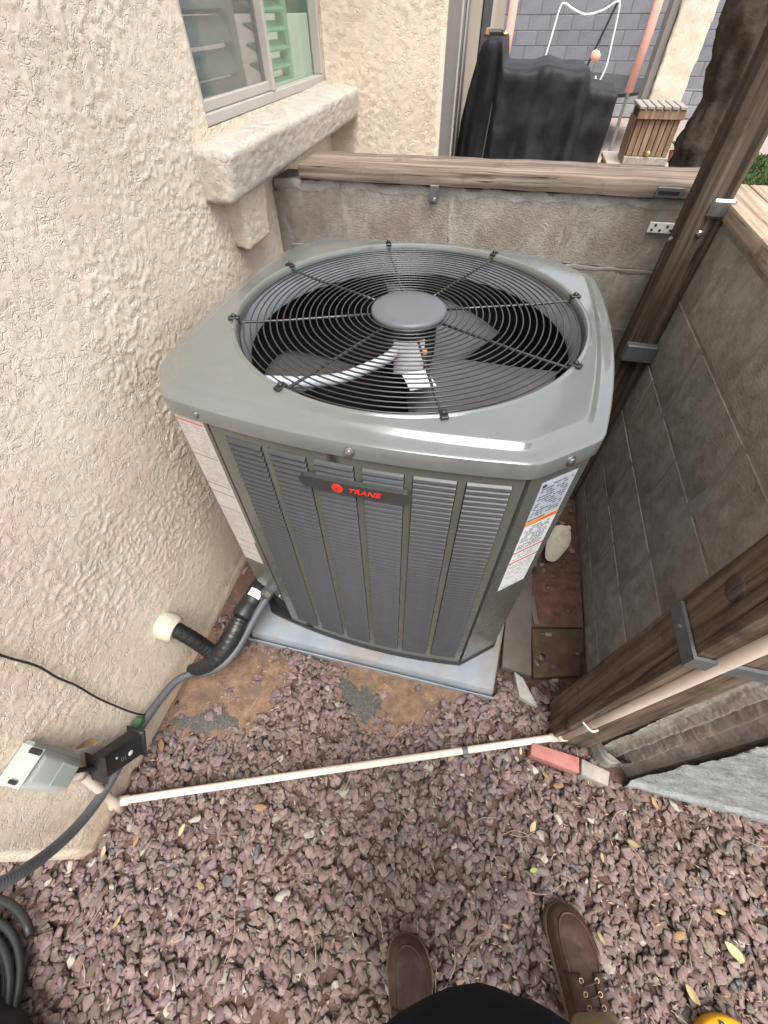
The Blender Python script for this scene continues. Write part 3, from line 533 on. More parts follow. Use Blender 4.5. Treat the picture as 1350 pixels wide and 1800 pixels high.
# body panels: four louvered sides, four corner posts, base pan
Z0, Z1 = .080, 1.058
def side_frame(k):   # local -> world for side k (0 front, 1 right, 2 back, 3 left)
    a = k * math.pi / 2 + ROT; c, s_ = math.cos(a), math.sin(a); return lambda x, y: (UC[0] + x * c - y * s_, UC[1] + x * s_ + y * c)
def bow(x, hw_, cy, bu):
    lo, hi = hw_ if isinstance(hw_, tuple) else (-hw_, hw_); t = (x - lo) / (hi - lo); return -(cy + bu * (1 - (2 * t - 1) ** 2))
FH = (-.395, .36)
sides = [(0, FH, .462), (1, .361, .469), (2, (-.36, .395), .462), (3, .361, .469)]
colw, colg = .0865, .0155
slat_me = None
ROWP = .0155; ROWS = 58; ZTOP = 1.026
def slat_mesh(w_, mat):
    mb_ = MB(); hw_ = w_ / 2
    prof = [(.004, .0085), (-.0035, .002), (-.0062, -.0025), (-.0062, -.0042), (-.0045, -.0036), (.004, .0055)]
    vs_ = [(x, y, z) for x in (-hw_, hw_) for y, z in prof]; n = len(prof); fs = [tuple(range(n)), tuple(range(n, 2 * n))[::-1]] + [(i, i + n, (i + 1) % n + n, (i + 1) % n) for i in range(n)]
    mb_.add(vs_, fs); me = bpy.data.meshes.new('louver_slat'); me.from_pydata(mb_.v, [], mb_.f); me.materials.append(mat); me.update(); return me
for k, hw_, cy in sides:
    fr = side_frame(k); ncol = 6; tot = ncol * colw + (ncol - 1) * colg; x = -tot / 2; opens = []
    if k == 0: x += .036
    for i in range(ncol): opens.append((x, x + colw)); x += colw + colg
    lo_, hi_ = hw_ if isinstance(hw_, tuple) else (-hw_, hw_)
    xs = [-.300 if k == 0 else lo_ + .004]
    for a, c in opens: xs += [a] + list(np.linspace(a, c, 5)[1:-1]) + [c]
    xs.append(hi_ - (.007 if k == 0 else .004)); zb, zt = ZTOP - ROWS * ROWP, ZTOP; zs = [Z0, zb, zt, Z1]; mb_ = MB(); T = .0035
    isop = lambda xm, j: j == 1 and any(a < xm < c for a, c in opens)
    for i in range(len(xs) - 1):
        for j in range(3):
            if isop((xs[i] + xs[i + 1]) / 2, j): continue
            b4 = []; 
            for zz in (zs[j], zs[j + 1]):
                y0, y1 = bow(xs[i], hw_, cy, .034), bow(xs[i + 1], hw_, cy, .034)
                b4.append([(*fr(xs[i], y0), zz), (*fr(xs[i + 1], y1), zz), (*fr(xs[i + 1], y1 + T), zz), (*fr(xs[i], y0 + T), zz)])
            mb_.hexa(b4[0], b4[1])
    bm = bmesh.new(); vv = [bm.verts.new(p) for p in mb_.v]
    for q in mb_.f: bm.faces.new([vv[i] for i in q])
    bmesh.ops.remove_doubles(bm, verts=bm.verts[:], dist=1e-5)
    seen = {}
    for fc in list(bm.faces):
        key = tuple(sorted(v.index for v in fc.verts))
    bm.verts.index_update(); cnt = {}
    for fc in bm.faces: cnt.setdefault(tuple(sorted(v.index for v in fc.verts)), []).append(fc)
    bmesh.ops.delete(bm, geom=[fc for l_ in cnt.values() if len(l_) > 1 for fc in l_], context='FACES_ONLY')
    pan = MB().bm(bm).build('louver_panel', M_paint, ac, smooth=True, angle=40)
    # slats
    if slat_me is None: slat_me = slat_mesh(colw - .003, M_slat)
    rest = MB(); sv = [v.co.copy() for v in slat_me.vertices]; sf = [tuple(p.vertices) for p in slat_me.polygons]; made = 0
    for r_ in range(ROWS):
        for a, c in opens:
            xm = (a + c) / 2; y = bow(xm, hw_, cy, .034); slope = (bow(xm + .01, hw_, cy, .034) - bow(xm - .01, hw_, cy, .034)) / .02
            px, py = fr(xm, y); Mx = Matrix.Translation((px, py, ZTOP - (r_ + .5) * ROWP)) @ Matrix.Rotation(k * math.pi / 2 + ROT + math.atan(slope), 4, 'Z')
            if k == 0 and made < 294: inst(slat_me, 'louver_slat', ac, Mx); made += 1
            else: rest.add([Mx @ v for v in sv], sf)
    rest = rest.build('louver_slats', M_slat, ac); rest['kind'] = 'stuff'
# corner posts (chamfers) + panel seams
ch = {}
for nm, p, q in (('front_right', (.36, -.462), (.469, -.361)), ('back_right', (.469, .361), (.36, .462)), ('back_left', (-.395, .462), (-.469, .361)), ('left_chamfer', (-.469, -.361), (-.395, -.462)), ('front_left', (-.395, -.462), (-.303, bow(-.303, FH, .462, .034)))):
    p = rot2(p) + UC; q = rot2(q) + UC; d = (q - p) / np.linalg.norm(q - p); n = np.array([d[1], -d[0]]); zb = .32 if nm == 'left_chamfer' else Z0
    ch[nm] = (p, q, d, n); a = p + d * .0015; c = q - d * .0015; i1 = a - n * .01; i2 = c - n * .01
    a2 = a + n * .001; c2 = c + n * .001
    if nm != 'front_left':
        MB().hexa([(*a2, zb), (*c2, zb), (*i2, zb), (*i1, zb)], [(*a2, Z1), (*c2, Z1), (*i2, Z1), (*i1, Z1)]).build('corner_post', M_paint, ac)
    else:
        a3 = a2 + d * .03
        MB().hexa([(*a2, .315), (*c2, .235), (*i2, .235), (*i1, .315)], [(*a2, Z1), (*c2, Z1), (*i2, Z1), (*i1, Z1)]).build('corner_post', M_paint, ac)
        MB().hexa([(*(a2 - n * .03), Z0), (*(c2 - n * .03), Z0), (*(i2 - n * .03), Z0), (*(i1 - n * .03), Z0)], [(*(a2 - n * .03), .4), (*(c2 - n * .03), .4), (*(i2 - n * .03), .4), (*(i1 - n * .03), .4)]).build('valve_recess', M_void, ac)
ci = BC * .955
MB().rings([ring(BC, .052, sc=1.006), ring(BC, .076, sc=1.009), ring(BC, .0795, sc=1.003)], cap0=True, cap1=True).build('base_pan', M_black, ac)
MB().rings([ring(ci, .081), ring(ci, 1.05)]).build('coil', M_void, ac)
for x, y in ((-.3, -.42), (.25, -.42), (.3, .4), (-.3, .4)): MB().box((UC[0] + x - .04, UC[1] + y - .03, .045), (UC[0] + x + .04, UC[1] + y + .03, .054), bev=.003).build('foot', M_black, ac)
# guard: rings, 8 spokes with clips, hub cap
GZ = 1.100
nr = 20
for i in range(nr):
    r_ = .106 + (.416 - .106) * i / (nr - 1); th = np.linspace(0, 2 * np.pi, 72, endpoint=False); dz = .003 * (1 - (r_ / .42) ** 2)
    MB().tube(np.stack([FC[0] + r_ * np.cos(th), FC[1] + r_ * np.sin(th), 0 * th + GZ + dz], 1), .0019, 6, closed=True).build('guard_ring', M_wire, ac, smooth=True)
for k in range(8):
    a = R(20 + 45 * k); d = np.array([math.cos(a), math.sin(a)]); P = []
    for r_ in (.085, .2, .32, .42, .434): P.append((*(FC + d * r_), GZ - .004 + .003 * (1 - (r_ / .42) ** 2) + (.004 if r_ > .41 else 0)))
    MB().tube(P, .0034, 8).build('guard_spoke', M_wire, ac, smooth=True)
    c_ = FC + d * .437
    MB().box((c_[0] - .014, c_[1] - .008, 1.1085), (c_[0] + .014, c_[1] + .008, 1.1155), rz=a, bev=.002).lathe([(.006, 0), (.006, .004), (.003, .007), (0, .007)], (*c_, 1.115), (0, 0, 1), 10).build('guard_clip', M_black, ac)
MB().lathe([(.088, -.008), (.094, -.005), (.097, .003), (.096, .010), (.091, .0135), (.06, .0155), (0, .0165)], (*FC, GZ - .002), seg=48).build('hub_cap', M_hub, ac, smooth=True)
# motor, label, conduit, blades
MB().lathe([(.055, 0), (.072, .01), (.074, .02), (.074, .13), (.07, .14), (.05, .145)], (*FC, .94), seg=32).build('motor', M_black, ac, smooth=True, angle=40)
ml = MB()
for i in range(8):
    a0, a1 = R(-108 + i * 8), R(-100 + i * 8); ml.add([(FC[0] + .0748 * math.cos(a_), FC[1] + .0748 * math.sin(a_), z_) for a_, z_ in ((a0, .965), (a1, .965), (a1, 1.06), (a0, 1.06))], [(0, 1, 2, 3)])
ml.build('motor_label', M_lab_w, ac, smooth=True)
MB().box((FC[0] + .02, FC[1] - .16, .985), (FC[0] + .09, FC[1] - .085, .988), rz=.5, bev=.0005).build('capacitor_tag', M_lab_w, ac)
MB().tube([(FC[0] + .06, FC[1] - .078, 1.04), (FC[0] + .062, FC[1] - .088, 1.045)], .006, 8).build('wire_nut', M_orange, ac)
cp = cr([(-.50, .765, 1.035), (-.455, .763, 1.04), (-.38, .775, 1.042), (-.31, .81, 1.04), (-.255, .87, 1.04), (-.222, .93, 1.035), (-.21, .985, 1.03)], 24); rr = .0135 + .0004 * np.sin(np.arange(len(cp)) * 1.6)
MB().tube(cp, rr, 12).build('motor_conduit', M_flex, ac, smooth=True)
for k in range(3):
    a0 = R(197 + 120 * k); n, q = 14, 8; X = np.zeros((n, q, 3))
    for i in range(n):
        r_ = .06 + (.395 - .06) * i / (n - 1)
        for j in range(q):
            t = j / (q - 1) - .5; a = a0 + t * (1.25 - .2 * i / n) + .25 * (r_ - .06); X[i, j] = (FC[0] + r_ * math.cos(a), FC[1] + r_ * math.sin(a), .945 + .10 * t + .02 * (r_ / .4) ** 2)
    mbx = MB().grid(X); bl_ = mbx.build('fan_blade', M_blade, ac, smooth=True)
    sm = bl_.modifiers.new('s', 'SOLIDIFY'); sm.thickness = .003
MB().lathe([(.06, 0), (.06, .05), (0, .05)], (*FC, .93), seg=24).build('fan_hub', M_black, ac)
MB().lathe([(.085, 0), (.095, .05), (.095, .3), (.07, .36), (0, .38)], (FC[0] + .02, FC[1] + .05, .08), seg=28).build('compressor', M_black, ac, smooth=True)
# lid screws
for x, y, z, nx, ny in ((-.205, .5415, 1.069, 0, -1), (-.545, .5815, 1.069, -.2, -.98), (.197, .612, 1.068, .68, -.73)):
    MB().lathe([(.011, 0), (.011, .002), (.0075, .003), (.0075, .007), (.004, .0085), (0, .0085)], (x, y, z), (nx, ny, 0), 14).build('screw', M_steel, ac, smooth=True, angle=40)
# badge with emblem and lettering, curved with the panel
def on_front(x, off=0.): lx = x - UC[0] + .021; return UC[1] + lx * math.sin(ROT) + bow(lx, FH, .462, .034) * math.cos(ROT) - off
bx0, bx1, bz, bh = -.322, -.08, .968, .0185; n = 24; prof = []
for i in range(n + 1):
    x = bx0 + (bx1 - bx0) * i / n; e = min(x - bx0, bx1 - x); hh = bh * (1 if e > .012 else max(.25, math.sqrt(max(0, 1 - ((.012 - e) / .012) ** 2)))); prof.append((x, hh))
rs = []
for x, hh in prof: rs.append([(x, on_front(x, .004), bz - hh), (x, on_front(x, .015), bz - hh + .002), (x, on_front(x, .0155), bz + hh - .002), (x, on_front(x, .004), bz + hh)])
badge = MB().rings(rs, True, True).build('badge', M_badge, ac, smooth=True, angle=40)
em = MB().lathe([(.0125, 0), (.0125, .0012), (0, .0016)], (-.236, on_front(-.236, .0155), bz), (-.08, -1, 0), 28)
em.build('emblem', M_red, badge)
MB().lathe([(.0022, 0), (.0022, .0004), (0, .0004)], (-.2355, on_front(-.236, .0172), bz), (-.08, -1, 0), 12).tube([(-.2355 + .006 * math.cos(t), on_front(-.236, .0172), bz + .006 * math.sin(t)) for t in np.linspace(.4, 5.2, 20)], .0005, 5).build('emblem_ring', M_badge, badge)
def text_mesh(txt, size, name, mat, parent, loc, xdir, zdir, shear=0., ext=.0004, sx=1.0):
    cu = bpy.data.curves.new(name, 'FONT'); cu.body = txt; cu.size = size; cu.shear = shear; cu.extrude = ext; cu.offset = size * .022
    to = bpy.data.objects.new(name, cu); COL.objects.link(to); bpy.context.view_layer.update()
    me = bpy.data.meshes.new_from_object(to.evaluated_get(bpy.context.evaluated_depsgraph_get())); bpy.data.objects.remove(to)
    X = Vector(xdir).normalized(); Zv = Vector(zdir).normalized(); Y = Zv.cross(X)
    for v in me.vertices: c = v.co.copy(); v.co = Vector(loc) + X * c.x * sx + Zv * c.y - (X.cross(Zv)) * (-c.z)
    me.materials.clear(); me.materials.append(mat); o = bpy.data.objects.new(name, me); COL.objects.link(o); return put(o, parent)
text_mesh('TRANE', .0185, 'lettering', M_red, badge, (-.214, on_front(-.185, .0162), bz - .0065), (1, .0, 0), (0, 0, 1), shear=.25, sx=1.18)
# printed labels on the two front corner posts
def on_ch(nm, s_, z, off):
    p, q, d, n = ch[nm]; s_ = s_ * .90 if nm == 'front_right' else (s_ - .03) * .66 + .003; c = p + d * s_ + n * off; return (c[0], c[1], z)
def plate(nm, s0, s1, z0, z1, off, name, mat, parent, th=.0006):
    return MB().hexa([on_ch(nm, s0, z0, off), on_ch(nm, s1, z0, off), on_ch(nm, s1, z0, off - th), on_ch(nm, s0, z0, off - th)], [on_ch(nm, s0, z1, off), on_ch(nm, s1, z1, off), on_ch(nm, s1, z1, off - th), on_ch(nm, s0, z1, off - th)]).build(name, mat, parent)
def textlines(nm, s0, s1, z0, z1, pitch, hgt, off, name, mat, parent, seed=0, dens=.8, th=.0002):
    rd = random.Random(seed); mb_ = MB(); z = z1 - pitch
    while z > z0:
        s_ = s0
        while s_ < s1 - .004:
            L_ = rd.uniform(.003, .013); e = min(s_ + L_, s1)
            if rd.random() < dens:
                mb_.add([on_ch(nm, s_, z, off), on_ch(nm, e, z, off), on_ch(nm, e, z + hgt, off), on_ch(nm, s_, z + hgt, off)], [(0, 1, 2, 3)])
            s_ = e + rd.uniform(.0012, .003)
        z -= pitch
    return mb_.build(name, mat, parent)
l1 = plate('front_right', .040, .139, .895, 1.02, .0018, 'rating_label', M_lab_s, ac)
textlines('front_right', .046, .13, .905, 1.012, .0078, .0034, .0021, 'lettering', M_ink, l1, 1, .75)
MB().add([on_ch('front_right', .05 + .006 * math.cos(t), 1.008 + .0055 * math.sin(t), .0023) for t in np.linspace(0, 2 * np.pi, 14, endpoint=False)], [tuple(range(14))]).build('emblem', M_ink, l1)
for a, b_, z0, z1 in ((.043, .136, 1.016, 1.0165), (.043, .136, .898, .8985), (.043, .0435, .898, 1.0165), (.1355, .136, .898, 1.0165)): plate('front_right', a, b_, z0, z1, .0021, 'label_border', M_lab_w, l1, .0001)
plate('front_right', .041, .095, .897, .901, .0022, 'label_stripe', M_ink, l1, .0001)
l2 = plate('front_right', .042, .140, .59, .8945, .0018, 'warning_label', M_lab_w, ac)
plate('front_right', .042, .140, .879, .8945, .0021, 'label_stripe', M_orange, l2, .0001); plate('front_right', .078, .135, .885, .889, .0023, 'lettering', M_redink, l2, .0001)
for z in (.770, .723): plate('front_right', .042, .140, z, z + .006, .0021, 'label_stripe', M_redink, l2, .0001)
textlines('front_right', .048, .128, .78, .875, .0075, .0034, .0021, 'lettering', M_ink, l2, 2, .8)
textlines('front_right', .048, .130, .731, .768, .0075, .0028, .0021, 'lettering', M_inkg, l2, 3, .8)
textlines('front_right', .048, .130, .64, .721, .0085, .0025, .0021, 'lettering', M_inkg, l2, 4, .75)
textlines('front_right', .048, .115, .594, .612, .0085, .0025, .0021, 'lettering', M_inkg, l2, 5, .8)
l3 = plate('front_left', .030, .150, .60, 1.048, .0018, 'information_label', M_lab_t, ac); l4 = plate('front_left', .03, .138, .475, .5995, .0018, 'information_label', M_lab_t, ac)
for z in (.93, .83, .80, .735): plate('front_left', .032, .142, z, z + .004, .0021, 'label_stripe', M_inkg, l3, .0001)
plate('front_left', .032, .145, 1.032, 1.036, .0021, 'label_stripe', M_redink, l3, .0001)
for z in (.585, .55, .52): plate('front_left', .032, .13, z, z + .003, .0021, 'label_stripe', M_redink if z > .58 else M_inkg, l4, .0001)
for z0, z1, sd in ((.94, 1.03, 11), (.84, .925, 12), (.62, .73, 13)): textlines('front_left', .036, .138, z0, z1, .009, .002, .0021, 'lettering', M_inkg, l3, sd, .55)
# pad under the unit
pad = thing('equipment_pad', 'pale blue-grey plastic pad under the air conditioner', 'pad', (-.2, 1.0, 0))
timber([(-.692, .495, -.03), (.272, .495, -.03), (.372, 1.56, -.03), (-.70, 1.56, -.03)], [(-.678, .51, .045), (.262, .51, .045), (.362, 1.55, .045), (-.69, 1.55, .045)], bev=.008, cuts=20, amp=.0012).build('slab', M_pad, pad, smooth=True, angle=40)
timber([(-.694, .489, -.03), (.274, .489, -.03), (.276, .4945, -.03), (-.694, .4945, -.03)], [(-.694, .489, .017), (.274, .489, .017), (.276, .4945, .017), (-.694, .4945, .017)], bev=.002, cuts=20).build('rim', M_pad, pad)

# ================================================================== LINES AND CONDUITS ON THE LEFT
drier = thing('filter_drier', 'black refrigerant filter drier with white barcode sticker beside the unit corner', 'filter', (-.66, .59, .21))
dax = Vector((.03, .17, .01)).normalized(); d0 = Vector((-.668, .498, .205))
MB().lathe([(.018, -.012), (.028, -.004), (.036, .0), (.039, .01), (.039, .05), (.0375, .055), (.039, .06), (.039, .15), (.034, .163), (.02, .172), (.012, .185)], d0, dax, 28).build('canister', M_black, drier, smooth=True, angle=35)
qd = Vector((0, 0, 1)).rotation_difference(dax); st = MB(); bars = MB()
def dr(a, z, r_=.0394): return d0 + qd @ Vector((r_ * math.cos(a), r_ * math.sin(a), z))
up = None; best = None
for k in range(72):
    a = k * math.pi / 36; v = qd @ Vector((math.cos(a), math.sin(a), 0)); s_ = v.dot(Vector((.25, -.35, .9)))
    if best is None or s_ > best: best = s_; up = a
for i in range(12):
    a0, a1 = up - .62 + i * .104, up - .62 + (i + 1) * .104; st.add([dr(a0, .075), dr(a1, .075), dr(a1, .105), dr(a0, .105)], [(0, 1, 2, 3)])
sk = st.build('sticker', M_lab_w, drier, smooth=True)
for i in range(16):
    a0 = up - .5 + i * .055; a1 = a0 + random.choice([.012, .022, .03]); bars.add([dr(a0, .082, .0397), dr(a1, .082, .0397), dr(a1, .098, .0397), dr(a0, .098, .0397)], [(0, 1, 2, 3)])
bars.build('barcode', M_ink, sk)
tp = cr([d0 + dax * .185, (-.635, .70, .23), (-.615, .715, .26), (-.60, .70, .285)], 8); MB().tube(tp, .0065, 10).build('copper_line', M_copper, drier, smooth=True)
MB().tube(cr([(-.685, .66, .235), (-.67, .70, .29), (-.645, .71, .29), (-.625, .70, .27)], 8), .003, 8).build('copper_line', M_copper, drier, smooth=True)
vc = thing('service_valve', 'silver hexagonal service valve cap on the lower unit corner', 'valve', (-.58, .6, .28))
p_, q_, d_, n_ = ch['front_left']; vloc = p_ + d_ * .045
MB().lathe([(.012, -.03), (.012, .0), (.021, .002), (.022, .02), (.02, .03), (.013, .034), (0, .034)], (vloc[0], vloc[1], .285), (n_[0], n_[1], .1), 6).build('cap', M_steel, vc)
MB().tube([(vloc[0] - .01, vloc[1] - .02, .268), (vloc[0] - .028, vloc[1] - .03, .25)], .004, 8).build('valve_stem', M_steel, vc)
MB().lathe([(.007, 0), (.007, .003), (0, .004)], (vloc[0] + .035, vloc[1] - .008, .262), (n_[0], n_[1], 0), 10).build('screw', M_steel, vc)
ls = thing('line_set', 'black tape-wrapped refrigerant line bundle bending from drier into the house wall', 'pipe', (-.72, .4, .1))
tpts = cr([d0 - dax * .005, (-.673, .455, .193), (-.690, .405, .165), (-.722, .358, .130), (-.765, .328, .1), (-.815, .312, .08)], 14)
rr = np.interp(np.linspace(0, 1, len(tpts)), [0, .15, .45, .7, 1], [.033, .034, .036, .032, .021]) + .0005 * np.sin(np.arange(len(tpts)) * 1.35)
MB().tube(tpts, rr, 18).build('tape_wrap', M_tape, ls, smooth=True)
t2 = cr([(-.845, .381, .300), (-.79, .379, .228), (-.757, .376, .168), (-.727, .366, .128)], 14); MB().tube(t2, .0265 + .0006 * np.sin(np.arange(len(t2)) * 1.5), 16).build('tape_wrap', M_tape, ls, smooth=True)
sv = thing('wall_sleeve', 'cream foam-filled pipe sleeve sticking out of the stucco wall', 'sleeve', (-.86, .38, .28))
MB().lathe([(.046, -.02), (.046, .03), (.043, .045), (.036, .052), (.02, .05), (0, .05)], (-.872, .381, .293), (.95, -.05, -.22), 26).build('sleeve', M_foam, sv, smooth=True, angle=50)
cd = thing('flexible_conduit', 'dark grey ribbed flexible conduit sweeping from unit along wall base to the corner', 'conduit', (-.83, .1, .12))
cpts = cr([(-.575, .605, .262), (-.598, .565, .235), (-.622, .51, .20), (-.638, .455, .172), (-.655, .40, .150), (-.69, .345, .125), (-.75, .315, .095), (-.80, .303, .085), (-.835, .262, .098), (-.845, .2, .115), (-.847, .12, .135), (-.846, .03, .145), (-.843, -.05, .148), (-.838, -.11, .168), (-.828, -.165, .215), (-.815, -.21, .285), (-.80, -.245, .375), (-.80, -.275, .46), (-.81, -.32, .55), (-.85, -.36, .62), (-.95, -.38, .66)], 34)
rr = np.full(len(cpts), .0135) + .0009 * np.sin(np.arange(len(cpts)) * 2.1)
MB().tube(cpts, rr, 14).build('conduit', M_conduit, cd, smooth=True)
MB().lathe([(.019, 0), (.019, .018), (.016, .022), (.016, .032)], (-.563, .625, .268), (-.4, -.6, -.55), 8).build('connector', M_steel, cd)
# PVC pipe along the gravel and its upright at the post
pv = thing('pvc_pipe', 'thin cream plastic pipe lying across the gravel in front of the unit', 'pipe', (-.2, .16, .03))
def pvr(a, b_, r_=.0112, sag=0): 
    t = np.linspace(0, 1, 20)[:, None]; P = np.array(a) * (1 - t) + np.array(b_) * t; P[:, 2] += (sag * np.sin(np.pi * t))[:, 0]; return MB().tube(P, r_, 16)
pvr((-.852, -.096, .035), (.478, .408, .033), sag=.004).build('pipe', M_pvc, pv, smooth=True, angle=50)
MB().tube([(.463, .402, .033), (.484, .410, .034), (.492, .41, .045), (.496, .407, .075)], .0145, 14).build('elbow', M_pvc, pv, smooth=True)
MB().tube([(-.868, -.112, .030), (-.848, -.095, .033), (-.82, -.085, .035)], .0145, 14).build('elbow', M_pvc, pv, smooth=True)
MB().tube([(.178, .293, .0345), (.195, .300, .0348)], .0135, 14).box((.183, .28, .0), (.199, .292, .036), rz=.36, bev=.002).build('pipe_clip', M_strap, pv)
uv = thing('pvc_pipe', 'cream plastic pipe running up the face of the near timber post', 'pipe', (.51, .39, .05))
MB().tube([(.496, .407, .075), (.503, .390, .5), (.512, .372, 1.0), (.52, .352, 1.5), (.53, .325, 2.3)], .0125, 16).build('pipe', M_pvc, uv, smooth=True)
MB().tube(cr([(.473, .397, .30), (.486, .382, .305), (.500, .378, .30), (.515, .386, .297)], 6), .003, 8).build('tie', M_pvc, uv, smooth=True)
rz_ = thing('pvc_riser', 'short cream pipe rising from the ground to the weatherproof box', 'pipe', (-.845, -.09, 0))
MB().tube([(-.845, -.115, -.005), (-.848, -.1, .06), (-.85, -.075, .17), (-.852, -.052, .28), (-.853, -.048, .345)], .0125, 16).build('pipe', M_pvc, rz_, smooth=True)
MB().tube([(-.8525, -.052, .28), (-.853, -.049, .315)], .017, 14).build('coupling', M_pvc, rz_, smooth=True)
# weatherproof box
wb = thing('outlet_cover', 'pale grey weatherproof outlet cover mounted low on the stucco wall', 'outlet box', (-.87, -.06, .43))
MB().box((-.873, -.102, .335), (-.84, -.012, .53), bev=.008).build('back_box', M_coverbox, wb)
timber([(-.84, -.098, .345), (-.812, -.086, .365), (-.812, -.03, .365), (-.84, -.018, .345)], [(-.84, -.1, .53), (-.805, -.088, .515), (-.805, -.028, .515), (-.84, -.016, .53)], bev=.009, cuts=2, amp=0).build('cover', M_coverbox, wb, smooth=True, angle=50)
MB().hexa([(-.815, -.08, .375), (-.8105, -.08, .375), (-.8105, -.036, .375), (-.815, -.036, .375)], [(-.812, -.082, .44), (-.8075, -.082, .44), (-.8075, -.034, .44), (-.812, -.034, .44)]).build('window_panel', M_coverlens, wb)
MB().box((-.835, -.094, .5335), (-.815, -.086, .540), bev=.002).build('hinge', M_black, wb); MB().box((-.835, -.034, .5335), (-.805, -.022, .540), bev=.002).build('hinge', M_black, wb)
MB().box((-.845, -.0985, .5305), (-.805, -.02, .5325)).build('hinge_rod', M_coverbox, wb)
# black plug-in adapter with cord stub
gf = thing('power_adapter', 'black plug-in power adapter leaning against wall beside the outlet cover', 'adapter', (-.84, .02, .1))
e1 = Vector((0, .088, -.117)).normalized(); e2 = Vector((0, -.055, -.085)).normalized(); e3 = Vector((1, 0, .05)).normalized(); c0 = Vector((-.842, -.006, .322))
bm = bmesh.new(); bmesh.ops.create_cube(bm, size=1)
for v in bm.verts:
    w_ = 1 - .12 * (v.co.x < 0); v.co = c0 + e1 * ((v.co.x + .5) * .150) + e2 * ((v.co.y * w_ + .5) * .088) + e3 * ((v.co.z + .5) * .048)
bmesh.ops.bevel(bm, geom=bm.edges[:], offset=.010, segments=3, affect='EDGES', profile=.5); MB().bm(bm).build('housing', M_black, gf, smooth=True, angle=50)
def gp(a, b_, c_=.0485): return c0 + e1 * a + e2 * b_ + e3 * c_
MB().lathe([(.0075, 0), (.0075, .0015), (0, .002)], gp(.095, .045), e3, 16).build('button', M_white, gf); MB().lathe([(.003, 0), (.003, .001), (0, .0012)], gp(.045, .03), e3, 10).build('indicator', M_white, gf)
for i in range(3): MB().tube([gp(.062 + .007 * i, .04), gp(.062 + .007 * i, .056)], .0012, 6).build('rib', M_strap, gf)
MB().tube(cr([gp(.01, .05, .02), (-.83, -.035, .30), (-.835, -.045, .335), (-.835, -.05, .355)], 8), .0065, 10).build('cord', M_black, gf, smooth=True)
gc = thing('green_cord', 'thin dark green cord hanging down the stucco to a green plug', 'cord', (WX, .12, .1))
MB().tube(cr([(-.8605, .103, .86), (-.8605, .11, .743), (-.8605, .121, .65), (-.861, .119, .57), (-.861, .122, .495), (-.8605, .119, .40), (-.860, .121, .297), (-.858, .126, .20), (-.852, .134, .14)], 8), .0028, 8).build('cord', M_cord, gc, smooth=True)
MB().box((-.862, .075, .125), (-.838, .125, .175), bev=.006).build('plug', M_green, gc)
wl = thing('dead_leaf', 'brown dead leaf stuck on the stucco wall above the outlet cover', 'leaf', (-.866, .02, .34))
def leaf_mesh(c, u, v, L_, W_, curl, n=9):
    c, u, v = Vector(c), Vector(u).normalized(), Vector(v).normalized(); nn = u.cross(v); X = np.zeros((n, 3, 3))
    for i in range(n):
        t = i / (n - 1); w_ = W_ * math.sin(math.pi * min(1, t * .96 + .03)) ** .8
        for j in range(3): X[i, j] = c + u * (t - .5) * L_ + v * (j - 1) * w_ / 2 + nn * (curl * (4 * (t - .5) ** 2) * L_ + abs(j - 1) * W_ * .16)
    return MB().grid(X)
MB().add(*(lambda g_: (g_.v, g_.f))(leaf_mesh((-.853, .018, .345), (0, .35, -.9), (.4, .8, .3), .075, .03, .12))).build('blade', M_leafo, wl, smooth=True)
MB().tube([(-.855, .004, .38), (-.858, -.008, .405)], .0012, 6).build('stalk', M_stem, wl)

# ================================================================== THINGS ON THE GROUND, RIGHT OF THE UNIT
def slabthing(name, label, cat, pts, z0, z1, mat, seed=0):
    c = np.mean(np.array(pts), 0); t = thing(name, label, cat, (c[0], c[1], z0)); 
    timber([(p[0], p[1], z0) for p in pts], [(p[0], p[1], z1) for p in pts], bev=.003, cuts=6, seed=seed).build('body', mat, t, smooth=True, angle=40); return t
slabthing('concrete_plank', 'narrow grey-brown concrete slab lying beside the pad', 'slab', [(.29, .608), (.398, .598), (.392, .90), (.386, 1.06), (.282, 1.03), (.27, .855)][:2] + [(.392, 1.05), (.296, 1.04)], -.02, .03, M_slab)
slabthing('concrete_piece', 'small grey concrete piece behind the narrow slab', 'slab', [(.345, 1.075), (.415, 1.085), (.405, 1.19), (.35, 1.18)], -.02, .032, M_slab, 3)
slabthing('paver', 'dark red square paver against the side wall, farther of two', 'paver', [(.398, .80), (.601, .845), (.598, 1.09), (.388, 1.02)], -.03, .018, M_paver, 5)
slabthing('paver', 'dirty brown square paver nearest the timber post, nearer of two', 'paver', [(.41, .60), (.575, .645), (.60, .838), (.399, .793)], -.03, .015, M_paver2, 7)
slabthing('wood_strip', 'thin brown wooden strip lying on the red paver edge', 'strip', [(.404, .806), (.424, .811), (.404, .938), (.384, .932)], .019, .028, M_slab, 9)
slabthing('concrete_shard', 'broken pointed grey concrete shard beside the pad corner', 'shard', [(.36, .515), (.425, .495), (.37, .585), (.338, .602)], -.02, .022, M_mortar_l, 11)
slabthing('brick', 'faded red brick half buried in gravel by the pipe elbow', 'brick', [(.398, .334), (.548, .318), (.551, .363), (.401, .372)], -.03, .042, M_brick, 13)
slabthing('mortar_lump', 'grey mortar lump beside the red brick at the wall foot', 'mortar', [(.556, .316), (.636, .305), (.645, .345), (.56, .362)], -.03, .038, M_mortar, 15)
jug = thing('cream_scoop', 'cream plastic scrap lying behind the unit near the side wall', 'plastic scrap', (.49, 1.22, .05))
rs = []
